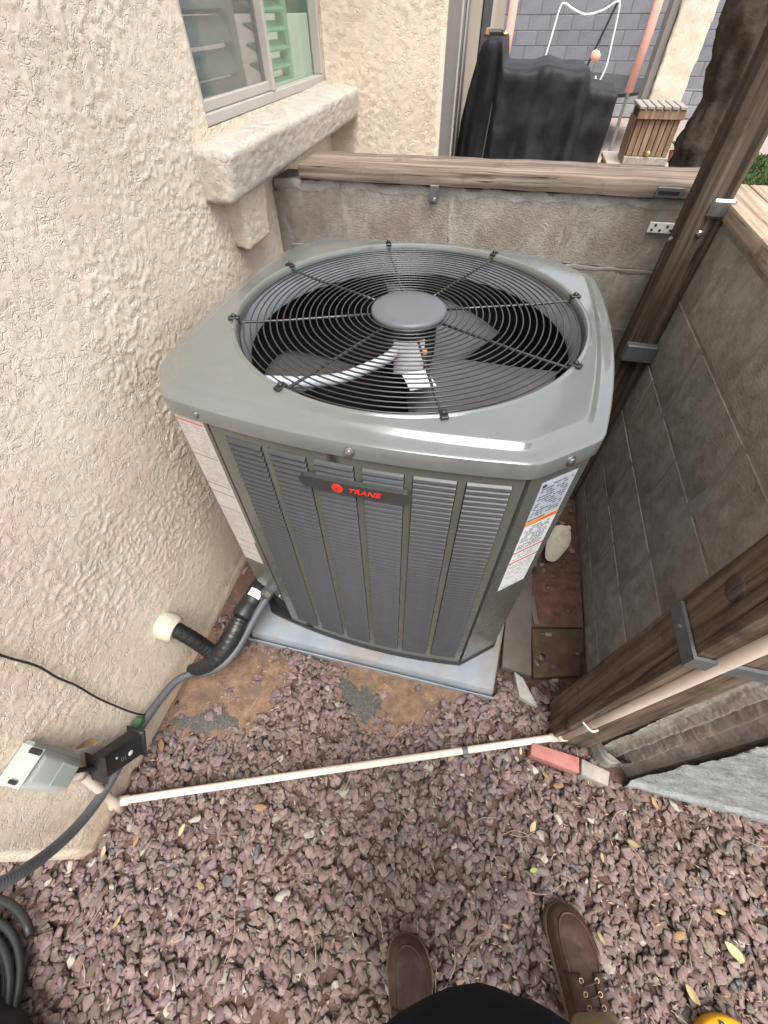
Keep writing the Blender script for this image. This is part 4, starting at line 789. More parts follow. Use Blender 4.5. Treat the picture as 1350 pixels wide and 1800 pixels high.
for t, (x, y, z) in zip(np.linspace(0, 1, 8), cr([(.47, 1.135, .03), (.485, 1.18, .06), (.495, 1.23, .085), (.50, 1.28, .09)], 3)[:8]):
    w_ = .012 + .036 * math.sin(math.pi * (.15 + .6 * t)); rs.append([(x + w_ * math.cos(a), y + .012 * math.sin(a), z + .02 + .022 * math.sin(a)) for a in np.linspace(0, 2 * np.pi, 14, endpoint=False)])
MB().rings(rs, True, True).build('shell', M_foam, jug, smooth=True, angle=50)
MB().box((.515, 1.255, .10), (.534, 1.272, .12), rz=.4, bev=.003).build('spout', M_foam, jug); MB().box((.49, 1.262, .118), (.512, 1.270, .124), rz=.5, bev=.001).build('clip', M_black, jug)
# dark grit patches in front of the pad
def patch(name, label, pts, seed, mat=None, lift=0., rag=.22):
    P = np.array(pts, float); c = P.mean(0); n = 64; th = np.linspace(0, 2 * np.pi, n, endpoint=False); a = np.arctan2(P[:, 1] - c[1], P[:, 0] - c[0]); rr = np.linalg.norm(P - c, axis=1); o_ = np.argsort(a)
    r_ = np.interp(th, np.concatenate([a[o_] - 2 * np.pi, a[o_], a[o_] + 2 * np.pi]) % 1e9, np.tile(rr[o_], 3)) if False else np.interp((th + np.pi) % (2 * np.pi) - np.pi, np.concatenate([[a[o_][-1] - 2 * np.pi], a[o_], [a[o_][0] + 2 * np.pi]]), np.concatenate([[rr[o_][-1]], rr[o_], [rr[o_][0]]]))
    r_ = r_ * (1 + rag * fbm(np.cos(th) * 4 + seed, np.sin(th) * 4, 3, seed)); rs = []
    for q, dz in ((1, -.004), (.9, .004), (.7, .007), (.4, .009), (.05, .010)):
        xy = c + np.stack([np.cos(th), np.sin(th)], 1) * (r_ * q)[:, None]; z = gh(xy[:, 0], xy[:, 1]) + dz + lift + .002 * fbm(xy[:, 0] * 60, xy[:, 1] * 60, 2, seed); rs.append([(x, y, zz) for (x, y), zz in zip(xy, z)])
    o = MB().rings(rs, False, True).build(name, mat or M_soil, smooth=True); o['kind'] = 'stuff'; o['label'] = label; return o
patch('bare_soil', 'orange-brown bare soil by the house wall and pad corner', [(-.862, .09), (-.862, .5), (-.70, .5), (-.56, .48), (-.48, .44), (-.49, .27), (-.55, .17), (-.7, .1)], 21, M_dirt, .004, .08)
patch('bare_soil', 'orange-brown bare soil strip in front of the pad', [(-.36, .50), (-.30, .36), (-.16, .28), (-.02, .30), (.1, .40), (.2, .50), (-.1, .52)], 23, M_dirt, .004, .1)
patch('dark_grit', 'dark grey grit patch on the bare soil near the house wall', [(-.86, .15), (-.82, .2), (-.74, .21), (-.62, .225), (-.56, .205), (-.66, .165), (-.76, .145)], 3, None, .006, .12)
patch('dark_grit', 'dark grey grit patch on the soil in front of the pad', [(-.3, .47), (-.22, .475), (-.2, .4), (-.12, .37), (-.04, .345), (-.1, .30), (-.2, .315), (-.27, .37)], 9, None, .006, .12)

# ================================================================== GRAVEL (nobody could count it)
def hull(nv, seed):
    rd = np.random.default_rng(seed); P = rd.normal(size=(nv, 3)); P /= np.linalg.norm(P, axis=1)[:, None]; P = np.sign(P) * np.abs(P) ** .75; P *= rd.uniform(.85, 1.05, (nv, 1))
    P *= np.array([1, rd.uniform(.6, .95), rd.uniform(.20, .34)]) * .5; return P
def make_proto(seed, bev):
    bm = bmesh.new(); 
    for p in hull(11, seed): bm.verts.new(p)
    r_ = bmesh.ops.convex_hull(bm, input=bm.verts[:]); bmesh.ops.delete(bm, geom=[g_ for g_ in r_['geom_interior'] if isinstance(g_, bmesh.types.BMVert)], context='VERTS')
    bmesh.ops.dissolve_limit(bm, angle_limit=R(14), verts=bm.verts[:], edges=bm.edges[:])
    if bev: bmesh.ops.bevel(bm, geom=bm.edges[:], offset=.045, segments=1, affect='EDGES', profile=.5, clamp_overlap=True)
    bmesh.ops.triangulate(bm, faces=bm.faces[:]); bm.verts.index_update()
    V = np.array([v.co for v in bm.verts]); F = np.array([[v.index for v in f.verts] for f in bm.faces]); bm.free(); return V, F
PB = [make_proto(s_, True) for s_ in range(26)]; PR = [make_proto(100 + s_, False) for s_ in range(14)]
hx0, hy0, hs = -1.7, -1.25, .004; HN = (int(3.5 / hs), int(3.1 / hs)); HX_, HY_ = np.meshgrid(hx0 + hs * np.arange(HN[0]), hy0 + hs * np.arange(HN[1]), indexing='ij'); HM = gh(HX_, HY_); HM = np.where((HX_ > .40) & (HX_ < .6) & (HY_ > .6 + .2 * (HX_ - .4)) & (HY_ < 1.04), .018, HM) #(*np.meshgrid(hx0 + hs * np.arange(HN[0]), hy0 + hs * np.arange(HN[1]), indexing='ij'))
def inpoly(x, y, P):
    c = False; j = len(P) - 1
    for i in range(len(P)):
        if ((P[i][1] > y) != (P[j][1] > y)) and x < (P[j][0] - P[i][0]) * (y - P[i][1]) / (P[j][1] - P[i][1]) + P[i][0]: c = not c
        j = i
    return c
NO = [[(-.70, .485), (.279, .485), (.375, 1.57), (-.71, 1.57)], [(.283, .60), (.40, .59), (.397, 1.05), (.29, 1.04)], [(.395, .60), (.6, .64), (.6, 1.1), (.385, 1.02)], [(.395, .33), (.55, .315), (.553, .365), (.4, .376)]]
SAND = [[(-.87, .24), (-.84, .36), (-.72, .45), (-.56, .47), (-.50, .43), (-.52, .27), (-.56, .19), (-.72, .15), (-.86, .10)], [(-.32, .50), (-.28, .37), (-.15, .31), (-.03, .33), (.08, .42), (.14, .50)]]
BARE = [[(-.45, -.40), (-.1, -.36), (.0, -.6), (-.4, -.6)], [(.25, .36), (.36, .36), (.37, .44), (.26, .44)], [(.3, .10), (.38, .1), (.38, .2), (.28, .22)]]
pal = np.array([(.258, .188, .172), (.212, .150, .138), (.280, .205, .188), (.240, .172, .166), (.200, .140, .124), (.290, .222, .200), (.255, .172, .152), (.225, .178, .154), (.295, .212, .190)])
def seen(x, y):
    u, v, d = proj((x, y, .02)); return -90 < u < 1440 and v < 1890 and d > 0
VV, FF, CC, off = [], [], [], 0
def drop(x, y, size, bev, tint):
    global off
    V, F = (PB if bev else PR)[rng.integers(len(PB if bev else PR))]
    a = rng.uniform(0, 6.283); tx, ty = rng.normal(0, .085, 2); ca, sa = math.cos(a), math.sin(a)
    Rz = np.array([[ca, -sa, 0], [sa, ca, 0], [0, 0, 1]]); Rt = np.array(Matrix.Rotation(tx, 3, 'X') @ Matrix.Rotation(ty, 3, 'Y'))
    P = (V * size * np.array([rng.uniform(.85, 1.25), rng.uniform(.8, 1.05), rng.uniform(.8, 1.1)])) @ (Rt @ Rz).T
    P[:, 0] += x; P[:, 1] += y
    ix = ((P[:, 0] - hx0) / hs).astype(int); iy = ((P[:, 1] - hy0) / hs).astype(int); x0, x1, y0, y1 = ix.min(), ix.max() + 1, iy.min(), iy.max() + 1
    if x0 < 0 or y0 < 0 or x1 >= HN[0] or y1 >= HN[1]: return
    loc = HM[x0:x1, y0:y1]; gu, gv = np.meshgrid(np.linspace(-1, 1, x1 - x0), np.linspace(-1, 1, y1 - y0), indexing='ij'); rr2 = gu ** 2 + gv ** 2; k = rr2 < .9
    if not k.any(): return
    hz = np.percentile(loc[k], 56); lo, hi = P[:, 2].min(), P[:, 2].max(); z = hz - lo - .22 * (hi - lo)
    P[:, 2] += z; top = z + hi
    if top > .062: return
    dome = z + hi * np.sqrt(np.clip(1 - rr2 * .75, 0, 1)); loc[k] = np.maximum(loc[k], dome[k])
    VV.append(P); FF.append(F + off); off += len(P)
    c = pal[rng.integers(len(pal))] * rng.uniform(.86, 1.16) * np.array([1, rng.uniform(.95, 1.04), rng.uniform(.92, 1.08)]) * tint
    if rng.random() < .02: c = np.array([.36, .32, .27]) * rng.uniform(.7, 1.1)
    if rng.random() < .02: c = np.array([.13, .12, .125])
    CC.append(np.tile(np.append(c, 1), (len(P), 1)))
def allowed(x, y, size):
    if x < WX + .015 and y > NEAR_Y - .01: return 0
    if x > .585 and y > .375: return 0
    if x > .64 and y > .325: return 0
    if y > 1.76: return 0
    if .46 < x < .6 and .40 < y < .54: return 0
    for q_, P in enumerate(NO):
        if inpoly(x, y, P): return .4 if q_ == 2 and size < .034 else 0
    for P in SAND:
        if inpoly(x, y, P): return (.8 if size < .014 else .14) + .75 * max(0., math.sin(x * 31 + 2 * math.sin(y * 23)) * math.sin(y * 37 + x * 9))
    for P in BARE:
        if inpoly(x, y, P): return .35
    if y > .62 and x > .27: return .6
    return 1
area = [(-1.66, 1.72, -1.2, 1.74)]
for bevel, n_try, lo_, hi_ in ((False, 12500, .022, .042), (True, 15500, .026, .054), (True, 6500, .015, .028), (False, 8000, .007, .014)):
    xs = rng.uniform(-1.64, 1.7, n_try); ys = np.where(rng.random(n_try) < .86, rng.uniform(-.95, .56, n_try), rng.uniform(-1.2, 1.74, n_try)); szs = lo_ + (hi_ - lo_) * rng.beta(1.8, 2.6, n_try)
    T1 = .74 + .10 * perlin(xs * 2.3, ys * 2.3, 8); T2 = 1 - .07 * perlin(xs * 1.7 + 4, ys * 1.7, 18)
    for x, y, s_, t1, t2 in zip(xs, ys, szs, T1, T2):
        vis = seen(x, y)
        if not vis and rng.random() < .45: continue
        p = allowed(x, y, s_)
        if p < 1 and rng.random() > p: continue
        drop(x, y, s_, bevel and vis, np.array([t1, t1, t1 * t2]))
V = np.vstack(VV); F = np.vstack(FF); Cc = np.vstack(CC)
me = bpy.data.meshes.new('gravel'); me.vertices.add(len(V)); me.vertices.foreach_set('co', V.reshape(-1).astype(np.float32)); me.loops.add(len(F) * 3); me.polygons.add(len(F))
me.loops.foreach_set('vertex_index', F.reshape(-1).astype(np.int32)); me.polygons.foreach_set('loop_start', np.arange(0, len(F) * 3, 3, dtype=np.int32)); me.update(calc_edges=True)
at_ = me.color_attributes.new('rock', 'FLOAT_COLOR', 'POINT'); at_.data.foreach_set('color', Cc.reshape(-1).astype(np.float32)); me.materials.append(M_stone)
gv = bpy.data.objects.new('gravel', me); COL.objects.link(gv); gv['kind'] = 'stuff'; gv['label'] = 'purple-brown crushed stone gravel covering the ground'
print('gravel stones', len(VV), 'tris', len(F))
def gtop(x, y):
    i, j = int((x - hx0) / hs), int((y - hy0) / hs); return float(HM[max(0, i - 3):i + 4, max(0, j - 3):j + 4].max())
# small grit and leaf litter between the stones
lt = MB()
for _ in range(1500):
    x, y = rng.uniform(-.87, 1.4), rng.uniform(-.7, .5)
    if not seen(x, y) or allowed(x, y, .01) == 0: continue
    a = rng.uniform(0, 6.28); L_ = rng.uniform(.006, .02); w_ = rng.uniform(.0012, .005); z = gtop(x, y) * rng.uniform(.4, 1) + .001; tz = rng.uniform(-.5, .5)
    d = np.array([math.cos(a), math.sin(a), tz * .4]); s_ = np.array([-math.sin(a), math.cos(a), rng.uniform(-.5, .5)]); c = np.array([x, y, z])
    lt.add([c - d * L_ / 2, c - s_ * w_ / 2 + [0, 0, .001], c + d * L_ / 2, c + s_ * w_ / 2 + [0, 0, .001], c - [0, 0, .001]], [(0, 1, 2, 3), (0, 4, 1), (1, 4, 2), (2, 4, 3), (3, 4, 0)])
for _ in range(46):
    x, y = rng.uniform(-.8, 1.25), rng.uniform(-.6, .45)
    if allowed(x, y, .01) == 0: continue
    a = rng.uniform(0, 6.28); L_ = rng.uniform(.04, .12); z = gtop(x, y) + .003
    lt.tube(cr([(x, y, z), (x + math.cos(a) * L_ * .5, y + math.sin(a) * L_ * .5, z + .004), (x + math.cos(a + .25) * L_, y + math.sin(a + .25) * L_, z)], 4), .0009, 5)
lt = lt.build('leaf_litter', M_stem); lt['kind'] = 'stuff'; lt['label'] = 'dry leaf shreds and twigs scattered over the gravel'
# fallen leaves one can point at
leaves = [((.147, .27), .05, M_leaf, 'yellow dry leaf standing up beside the pipe clip'), ((.37, .343), .035, M_leaf, 'pale yellow leaf between the pipe clip and the red brick'), ((.489, .272), .045, M_leafo, 'orange dry leaf just below the red brick, lower of two'), ((.455, .293), .04, M_leafo, 'orange dry leaf touching the red brick, upper of two'),
          ((.415, .146), .05, M_leaf, 'narrow yellow leaf on gravel between brick and right shoe'), ((.61, .12), .035, M_leaf, 'small bright yellow leaf right of the middle gravel'), ((.70, .174), .05, M_leaf, 'broad yellow leaf on gravel below the plaster wall'), ((.412, .044), .035, M_leafg, 'small green leaf on the gravel above the right shoe'),
          ((.932, .002), .075, M_leaf, 'large pale yellow leaf near the right picture edge'), ((.791, .0), .06, M_leafo, 'long orange leaf right of the right shoe'), ((.921, .076), .045, M_leaf, 'yellow leaf above the large one near the right edge'), ((.59, -.055), .045, M_leaf, 'pale yellow leaf close beside the right shoe'),
          ((.807, -.105), .06, M_leaf, 'long pale leaf just above the yellow cap'), ((.347, -.092), .03, M_leafo, 'small olive-brown leaf between the two shoes'), ((.782, .296), .05, M_leafo, 'orange leaf lying at the foot of the plaster wall'), ((.101, .025), .03, M_leaf, 'tiny yellow leaf in the middle of the gravel'),
          ((-.82, .075), .07, M_leafo, 'orange-brown leaf lodged beside the conduit'), ((-.741, -.169), .05, M_leafo, 'curled tan leaf on gravel below the pipe elbow'), ((-.82, -.215), .045, M_leaf, 'pale leaf by the foot of the house corner'), ((-.623, -.113), .05, M_leaf, 'round tan leaf on gravel under the pipe near its left end'),
          ((-.41, -.006), .06, M_leafo, 'pale brown leaf under the middle of the left pipe run'), ((-.506, -.216), .04, M_leaf, 'small olive leaf on the left gravel below the pipe'), ((-.69, -.335), .045, M_leaf, 'yellow leaf near the black hose coil'), ((-.40, .09), .04, M_leaf, 'small yellow leaf just above the pipe on the left')]
for (x, y), L_, mt, lb in leaves:
    a = random.uniform(0, 6.28); tl = random.uniform(-.3, .3); u = Vector((math.cos(a), math.sin(a), tl * .5)); v = Vector((-math.sin(a), math.cos(a), random.uniform(-.35, .35)))
    o = leaf_mesh((x, y, gtop(x, y) + .006), u, v, L_ * .66, L_ * random.uniform(.22, .34), random.uniform(-.05, .15)).build('fallen_leaf', mt, smooth=True); tag(o, lb, 'leaf', 'fallen leaves on the gravel'); so_ = o.modifiers.new('t', 'SOLIDIFY'); so_.thickness = .0006

# ================================================================== HOSE COIL AND TRAY (bottom left)
hc = thing('hose_coil', 'coiled black rubber hose on the gravel beyond the house corner', 'hose', (-1.0, -.58, 0)); P = []
for i in range(330):
    t = i / 329; a = t * 2 * math.pi * 6.3 + 1.0; r_ = .215 - .15 * t + .012 * math.sin(t * 31); P.append((-1.0 + r_ * math.cos(a), -.585 + r_ * math.sin(a), .048 + .03 * t + .006 * math.sin(a * 1.5)))
MB().tube(P, .0105, 10).build('hose', M_rubber, hc, smooth=True)
tr = thing('ribbed_tray', 'black ribbed plastic tray at the lower left corner below the hose', 'tray', (-.88, -.62, 0))
bm = MB(); ux, uy = Vector((1, -.28, 0)).normalized(), Vector((-.28, -1, 0)).normalized(); o0 = Vector((-1.03, -.475, .055))
def tb(a0, a1, b0, b1, z0, z1): 
    q = [o0 + ux * a + uy * b_ for a, b_ in ((a0, b0), (a0, b1), (a1, b1), (a1, b0))]; return [(p.x, p.y, z0) for p in q], [(p.x, p.y, z1) for p in q]
MB().hexa(*tb(0, .45, .0, .4, .05, .075)).build('plate', M_rubber, tr); MB().hexa(*tb(-.01, .46, -.014, .004, .04, .14)).build('rim', M_rubber, tr)
for i in range(14): MB().hexa(*tb(.01 + .031 * i, .024 + .031 * i, .012, .38, .0755, .10)).build('rib', M_strap, tr)

# ================================================================== BACKGROUND YARD
farw = thing('block_wall', 'distant grey block garden wall behind the trampoline net', 'wall', (2, 12.8, 0))
MB().box((-3.2, 12.86, -.1), (7, 12.98, 2.02)).build('mortar', M_farmort, farw)
fb = block_mesh(.395, .192, .14, 'block', M_farblock, bev=.008)
for r_ in range(10):
    for c in range(-3, 14):
        x = c * .405 + (.2 if r_ % 2 else 0); inst(fb, 'block', farw, Matrix.Translation((x, 12.915 + random.uniform(-.004, .004), .1 + .2 * r_)))
cl = thing('patio_column', 'cream stucco patio column standing behind the grill', 'column', (1.36, 6.4, 0))
rough_block([(1.19, 6.2, 0), (1.485, 6.2, 0), (1.485, 6.5, 0), (1.19, 6.5, 0)], [(1.19, 6.2, 2.6), (1.485, 6.2, 2.6), (1.485, 6.5, 2.6), (1.19, 6.5, 2.6)], n=40, amp=.008, rnd=.02, seed=7).build('shaft', M_stucco, cl, smooth=True)
MB().box((1.12, 6.25, 0), (1.186, 6.45, 2.6), bev=.004).build('downspout', M_taupe, cl)
tm = thing('trampoline', 'trampoline with grey safety net and salmon padded poles in the far yard', 'trampoline', (.5, 9.4, 0))
for x in (-.39, 1.47, -2.2, 3.1):
    MB().tube([(x - .02, 9.2, .72), (x, 9.2, 1.3), (x + .0, 9.22, 2.4)], .058, 12).build('pole', M_pink, tm, smooth=True); MB().tube([(x - .02, 9.2, .0), (x - .02, 9.2, .73)], .025, 8).build('leg', M_steel, tm)
MB().box((-2.2, 9.28, .76), (3.1, 9.284, 2.4)).build('net', M_net, tm)
MB().lathe([(1.65, 0), (1.72, .02), (1.72, .05), (1.65, .06), (0, .05)], (.45, 10.95, .62), seg=40).build('bed', M_rubber, tm)
MB().tube(cr([(.155, 9.2, .95), (.2, 9.2, 1.25), (.24, 9.2, 1.52), (.30, 9.2, 1.55), (.42, 9.2, 1.50), (.6, 9.2, 1.455), (.8, 9.2, 1.49), (.95, 9.2, 1.56), (1.0, 9.2, 1.52), (1.03, 9.2, 1.2), (1.04, 9.2, .95), (.98, 9.2, .80), (.93, 9.2, .88)], 8), .012, 8).build('door_piping', M_white, tm, smooth=True)
MB().tube([(.72, 9.2, .8), (.96, 9.2, 1.55)], .014, 8).build('door_zip', M_black, tm)
MB().lathe([(0, -.06), (.05, -.05), (.075, 0), (.05, .05), (0, .06)], (.85, 9.1, 1.08), (.6, 0, .8), 14).build('pad_knot', M_pink, tm, smooth=True)
gr = thing('covered_grill', 'barbecue grill under a black fabric cover beyond the back wall', 'grill', (.1, 3.3, 0))
def ztop(x): return float(np.interp(x, [-.345, -.335, -.30, -.255, -.225, -.16, -.145, -.132, -.12, .0, .08, .16, .272, .284, .30, .315, .44, .455, .46], [.9, 1.16, 1.30, 1.46, 1.485, 1.49, 1.47, 1.40, 1.392, 1.388, 1.405, 1.390, 1.386, 1.37, 1.325, 1.318, 1.308, 1.29, 1.2]))
xs_ = np.concatenate([np.linspace(-.345, .46, 110)]); Xc = []
for x in xs_:
    zt = ztop(x); yf = float(np.interp(x, [-.345, -.30, -.16, -.14, .0, .25, .28, .30, .44, .46], [3.2, 3.05, 3.0, 2.965, 2.955, 2.965, 2.99, 3.04, 3.05, 3.2])); row = []
    for t in np.linspace(0, 1, 46):
        if t < .72: q = t / .72; z = .25 + (zt - .03 - .25) * q; y = yf - .05 * (1 - q) ** 1.5
        elif t < .80: a = (t - .72) / .08 * math.pi / 2; z = zt - .03 + .03 * math.sin(a); y = yf + .04 * (1 - math.cos(a))
        else: q = (t - .8) / .2; z = zt; y = yf + .04 + (3.46 - yf) * q
        row.append((x, y, z, max(0., zt - z), t))
    Xc.append(row)
Q = np.array(Xc); x_, y_, z_, dn_, t_ = [Q[..., k] for k in range(5)]
fo = .030 * fbm(x_ * 9 + dn_ * 1.2, dn_ * 1.3, 3, 21) * (.25 + 1.6 * np.minimum(.7, dn_)) + .012 * perlin(x_ * 14 + dn_ * 11, dn_ * 7 - x_ * 6, 31)
Xc = np.stack([x_ + .25 * fo, y_ - fo, z_ + np.where(t_ > .75, .008 * perlin(x_ * 8, y_ * 8, 3), 0)], -1)
MB().grid(np.array(Xc)).build('cover', M_cover, gr, smooth=True)
MB().box((-.30, 3.12, .05), (.42, 3.44, 1.1)).build('grill_body', M_black, gr)
MB().tube(cr([(-.15, 3.01, 1.36), (-.165, 3.0, 1.2), (-.175, 2.985, 1.0), (-.17, 2.975, .7)], 6), .004, 6).build('seam', M_strap, gr, smooth=True)
MB().box((-.235, 3.1, 1.475), (-.16, 3.13, 1.51), bev=.01).build('handle', M_black, gr); MB().lathe([(.011, 0), (.013, .01), (0, .018)], (-.15, 3.1, 1.49), (0, -.4, 1), 12).build('knob', M_brass, gr)
MB().lathe([(.016, 0), (.02, .012), (.012, .028), (0, .03)], (-.235, 3.12, 1.485), (0, -.2, 1), 12).build('knob', M_lantern, gr)
st_ = thing('side_stand', 'pale wooden stand carrying the lantern behind the beam', 'stand', (.76, 3.55, 0))
MB().box((.55, 3.38, .94), (.98, 3.80, .965), bev=.004).build('top', M_tan, st_)
for x in (.58, .95):
    for y in (3.41, 3.77): MB().box((x - .02, y - .02, .0), (x + .02, y + .02, .94), bev=.003).build('leg', M_tan, st_)
ln = thing('wooden_lantern', 'small brown wooden lantern box with slatted top and brass knob', 'lantern', (.76, 3.56, .966))
lx0, lx1, ly0, ly1, lz0, lz1 = .640, .868, 3.45, 3.67, .967, 1.205
MB().box((lx0 - .008, ly0 - .012, lz0), (lx1 + .008, ly1, lz0 + .035), bev=.003).build('base', M_lantern_g, ln); MB().box((lx0 - .008, ly0 - .014, lz1 - .04), (lx1 + .008, ly0 + .02, lz1), bev=.003).build('front_rail', M_lantern, ln)
MB().box((lx0, ly0 + .03, lz0 + .036), (lx1, ly1 - .01, lz1 - .002)).build('core', M_void, ln)
for i in range(7): MB().box((lx0 + .001 + .0327 * i, ly0 + .004, lz0 + .036), (lx0 + .001 + .0327 * i + .0285, ly0 + .02, lz1 - .041), bev=.002).build('slat', M_lantern, ln)
for i in range(6): MB().box((lx0 - .010, ly0 + .022 + .034 * i, lz0 + .036), (lx0 - .001, ly0 + .05 + .034 * i, lz1 - .041), bev=.001).build('slat', M_lantern, ln)
for i in range(6): MB().box((lx0 - .012 + .042 * i, ly0 - .02, lz1 + .001), (lx0 - .012 + .042 * i + .034, ly1 + .02, lz1 + .014), bev=.002).build('top_slat', M_lantern_g, ln)
MB().lathe([(.004, 0), (.004, .012), (.012, .016), (.012, .024), (0, .028)], ((lx0 + lx1) / 2, ly0 + .004, lz0 + .055), (0, -1, 0), 14).build('knob', M_brass, ln)
pl = thing('small_plant', 'small green leafy plant beside the wooden lantern', 'plant', (.93, 3.6, .966))
MB().lathe([(.03, 0), (.038, .05), (.034, .05), (.03, .03), (0, .03)], (.935, 3.56, .966), seg=16).build('pot', M_brick, pl)
for i in range(14):
    a = i * 2.4; e = .5 + .5 * random.random(); MB().add(*(lambda g_: (g_.v, g_.f))(leaf_mesh((.935 + .03 * math.cos(a), 3.56 + .03 * math.sin(a), 1.03 + .02 * e), (math.cos(a), math.sin(a), .8), (-math.sin(a), math.cos(a), .1), .06, .025, -.1))).build('leaf', M_leafg, pl, smooth=True)
bu = thing('fabric_bundle', 'tall lumpy dark brown bundle standing behind the corner post', 'bundle', (.6, 2.13, 0)); rs = []
for k in range(120):
    z = 2.5 * k / 119; ph = (z * 4.4 + .35 * math.sin(z * 7)) % 1; lump = .046 + .032 * math.sin(math.pi * ph) ** .7; cx_ = .612 + .012 * math.sin(z * 5.3 + 1); rr_ = []
    if z < 1.25: lump = .06
    for a in np.linspace(0, 2 * np.pi, 40, endpoint=False):
        r_ = lump * (1 + .30 * float(perlin(np.array([a * 2.2 + z]), np.array([z * 11]), 2)[0]) + .14 * float(perlin(np.array([a * 6.]), np.array([z * 26]), 3)[0])); rr_.append((cx_ + r_ * math.cos(a), 2.13 + r_ * math.sin(a), z))
    rs.append(rr_)
MB().rings(rs, True, True).build('body', M_bundle, bu, smooth=True)

# ================================================================== THE PERSON TAKING THE PICTURE
person = thing('person', 'person in dark shirt, khaki trousers and brown moccasin shoes standing on the gravel', 'person', (.33, -.32, 0))
def skin(name, nodes, edges, mat, root=0, sub_=2):
    me = bpy.data.meshes.new(name); me.from_pydata([n[:3] for n in nodes], edges, []); o = bpy.data.objects.new(name, me); COL.objects.link(o); put(o, person)
    sm = o.modifiers.new('skin', 'SKIN'); lay = me.skin_vertices[0]
    for i, n in enumerate(nodes): lay.data[i].radius = (n[3], n[4] if len(n) > 4 else n[3]); lay.data[i].use_root = i == root
    ss = o.modifiers.new('sub', 'SUBSURF'); ss.levels = sub_; ss.render_levels = sub_; me.materials.append(mat); sm.use_smooth_shade = True
    return o
AL, AR = (.145, -.40), (.555, -.255)
# body: pelvis, spine, neck, head, arms raised towards the camera
bodyn = [(.27, -.36, .98, .12), (.25, -.36, 1.2, .12), (.22, -.37, 1.40, .13), (.20, -.36, 1.50, .06), (.18, -.33, 1.57, .065), (.165, -.31, 1.66, .085), (.16, -.31, 1.75, .07),
         (.39, -.38, 1.39, .055), (.44, -.30, 1.17, .045), (.28, -.12, 1.38, .034), (.14, -.05, 1.55, .026), (.11, -.035, 1.60, .03),
         (.04, -.38, 1.39, .055), (-.10, -.32, 1.18, .045), (-.11, -.15, 1.40, .034), (-.09, -.06, 1.55, .026), (-.08, -.045, 1.60, .03),
         (.36, -.34, .88, .08), (.45, -.28, .5, .055), (AR[0], AR[1], .10, .035), (.19, -.36, .88, .08), (.165, -.34, .5, .055), (AL[0], AL[1], .10, .035)]
bodye = [(0, 1), (1, 2), (2, 3), (3, 4), (4, 5), (5, 6), (2, 7), (7, 8), (8, 9), (9, 10), (10, 11), (2, 12), (12, 13), (13, 14), (14, 15), (15, 16), (0, 17), (17, 18), (18, 19), (0, 20), (20, 21), (21, 22)]
skin('body', bodyn, bodye, M_skin)
# shirt: closed loft round the torso, fuller at the belly
def loft(name, secs, mat, n=72, seed=0):
    rs = []; secs = cr(secs, 8)
    for (cx_, cy_, z, rx, ry) in secs: rs.append([(cx_ + rx * math.cos(a) * (1 + .012 * float(fbm(np.array([a * 3]), np.array([z * 9 + seed]), 2, 4)[0])), cy_ + ry * math.sin(a) * (1 + .015 * float(fbm(np.array([a * 4 + 7]), np.array([z * 11 + seed]), 2, 6)[0])), z) for a in np.linspace(0, 2 * np.pi, n, endpoint=False)])
    return MB().rings(rs, True, True).build(name, mat, person, smooth=True)
BXc, BYc = .15, -.304
loft('shirt', [(BXc + .03, BYc - .03, .84, .185, .165), (BXc + .02, BYc - .01, .88, .20, .195), (BXc, BYc, .94, .19, .215), (BXc, BYc, 1.0, .185, .222), (BXc, BYc - .005, 1.06, .185, .215), (BXc, BYc - .03, 1.14, .2, .195), (BXc + .01, BYc - .05, 1.25, .205, .16), (BXc + .02, BYc - .06, 1.36, .22, .13), (BXc + .02, BYc - .06, 1.42, .17, .10), (BXc + .02, BYc - .05, 1.46, .09, .075)], M_shirt)
skin('sleeve', [(.36, -.38, 1.385, .075), (.40, -.355, 1.3, .07), (.435, -.31, 1.2, .06)], [(0, 1), (1, 2)], M_shirt); skin('sleeve', [(.06, -.38, 1.385, .075), (-.03, -.36, 1.3, .07), (-.085, -.335, 1.21, .06)], [(0, 1), (1, 2)], M_shirt)
def leg(name, hip, knee, ank, mat):
    P = cr([hip, knee, ank], 12); P = np.array(P); t = np.linspace(0, 1, len(P)); r_ = np.interp(t, [0, .5, .95, 1], [.095, .078, .066, .068]) + .003 * np.sin(t * 60)
    return MB().tube(P, r_, 24).build(name, mat, person, smooth=True)
leg('trouser_leg', (.335, -.345, .92), (.45, -.27, .5), (AR[0] - .0, AR[1] + .02, .085), M_khaki); leg('trouser_leg', (.19, -.36, .92), (.165, -.345, .5), (AL[0], AL[1] - .005, .085), M_khaki)
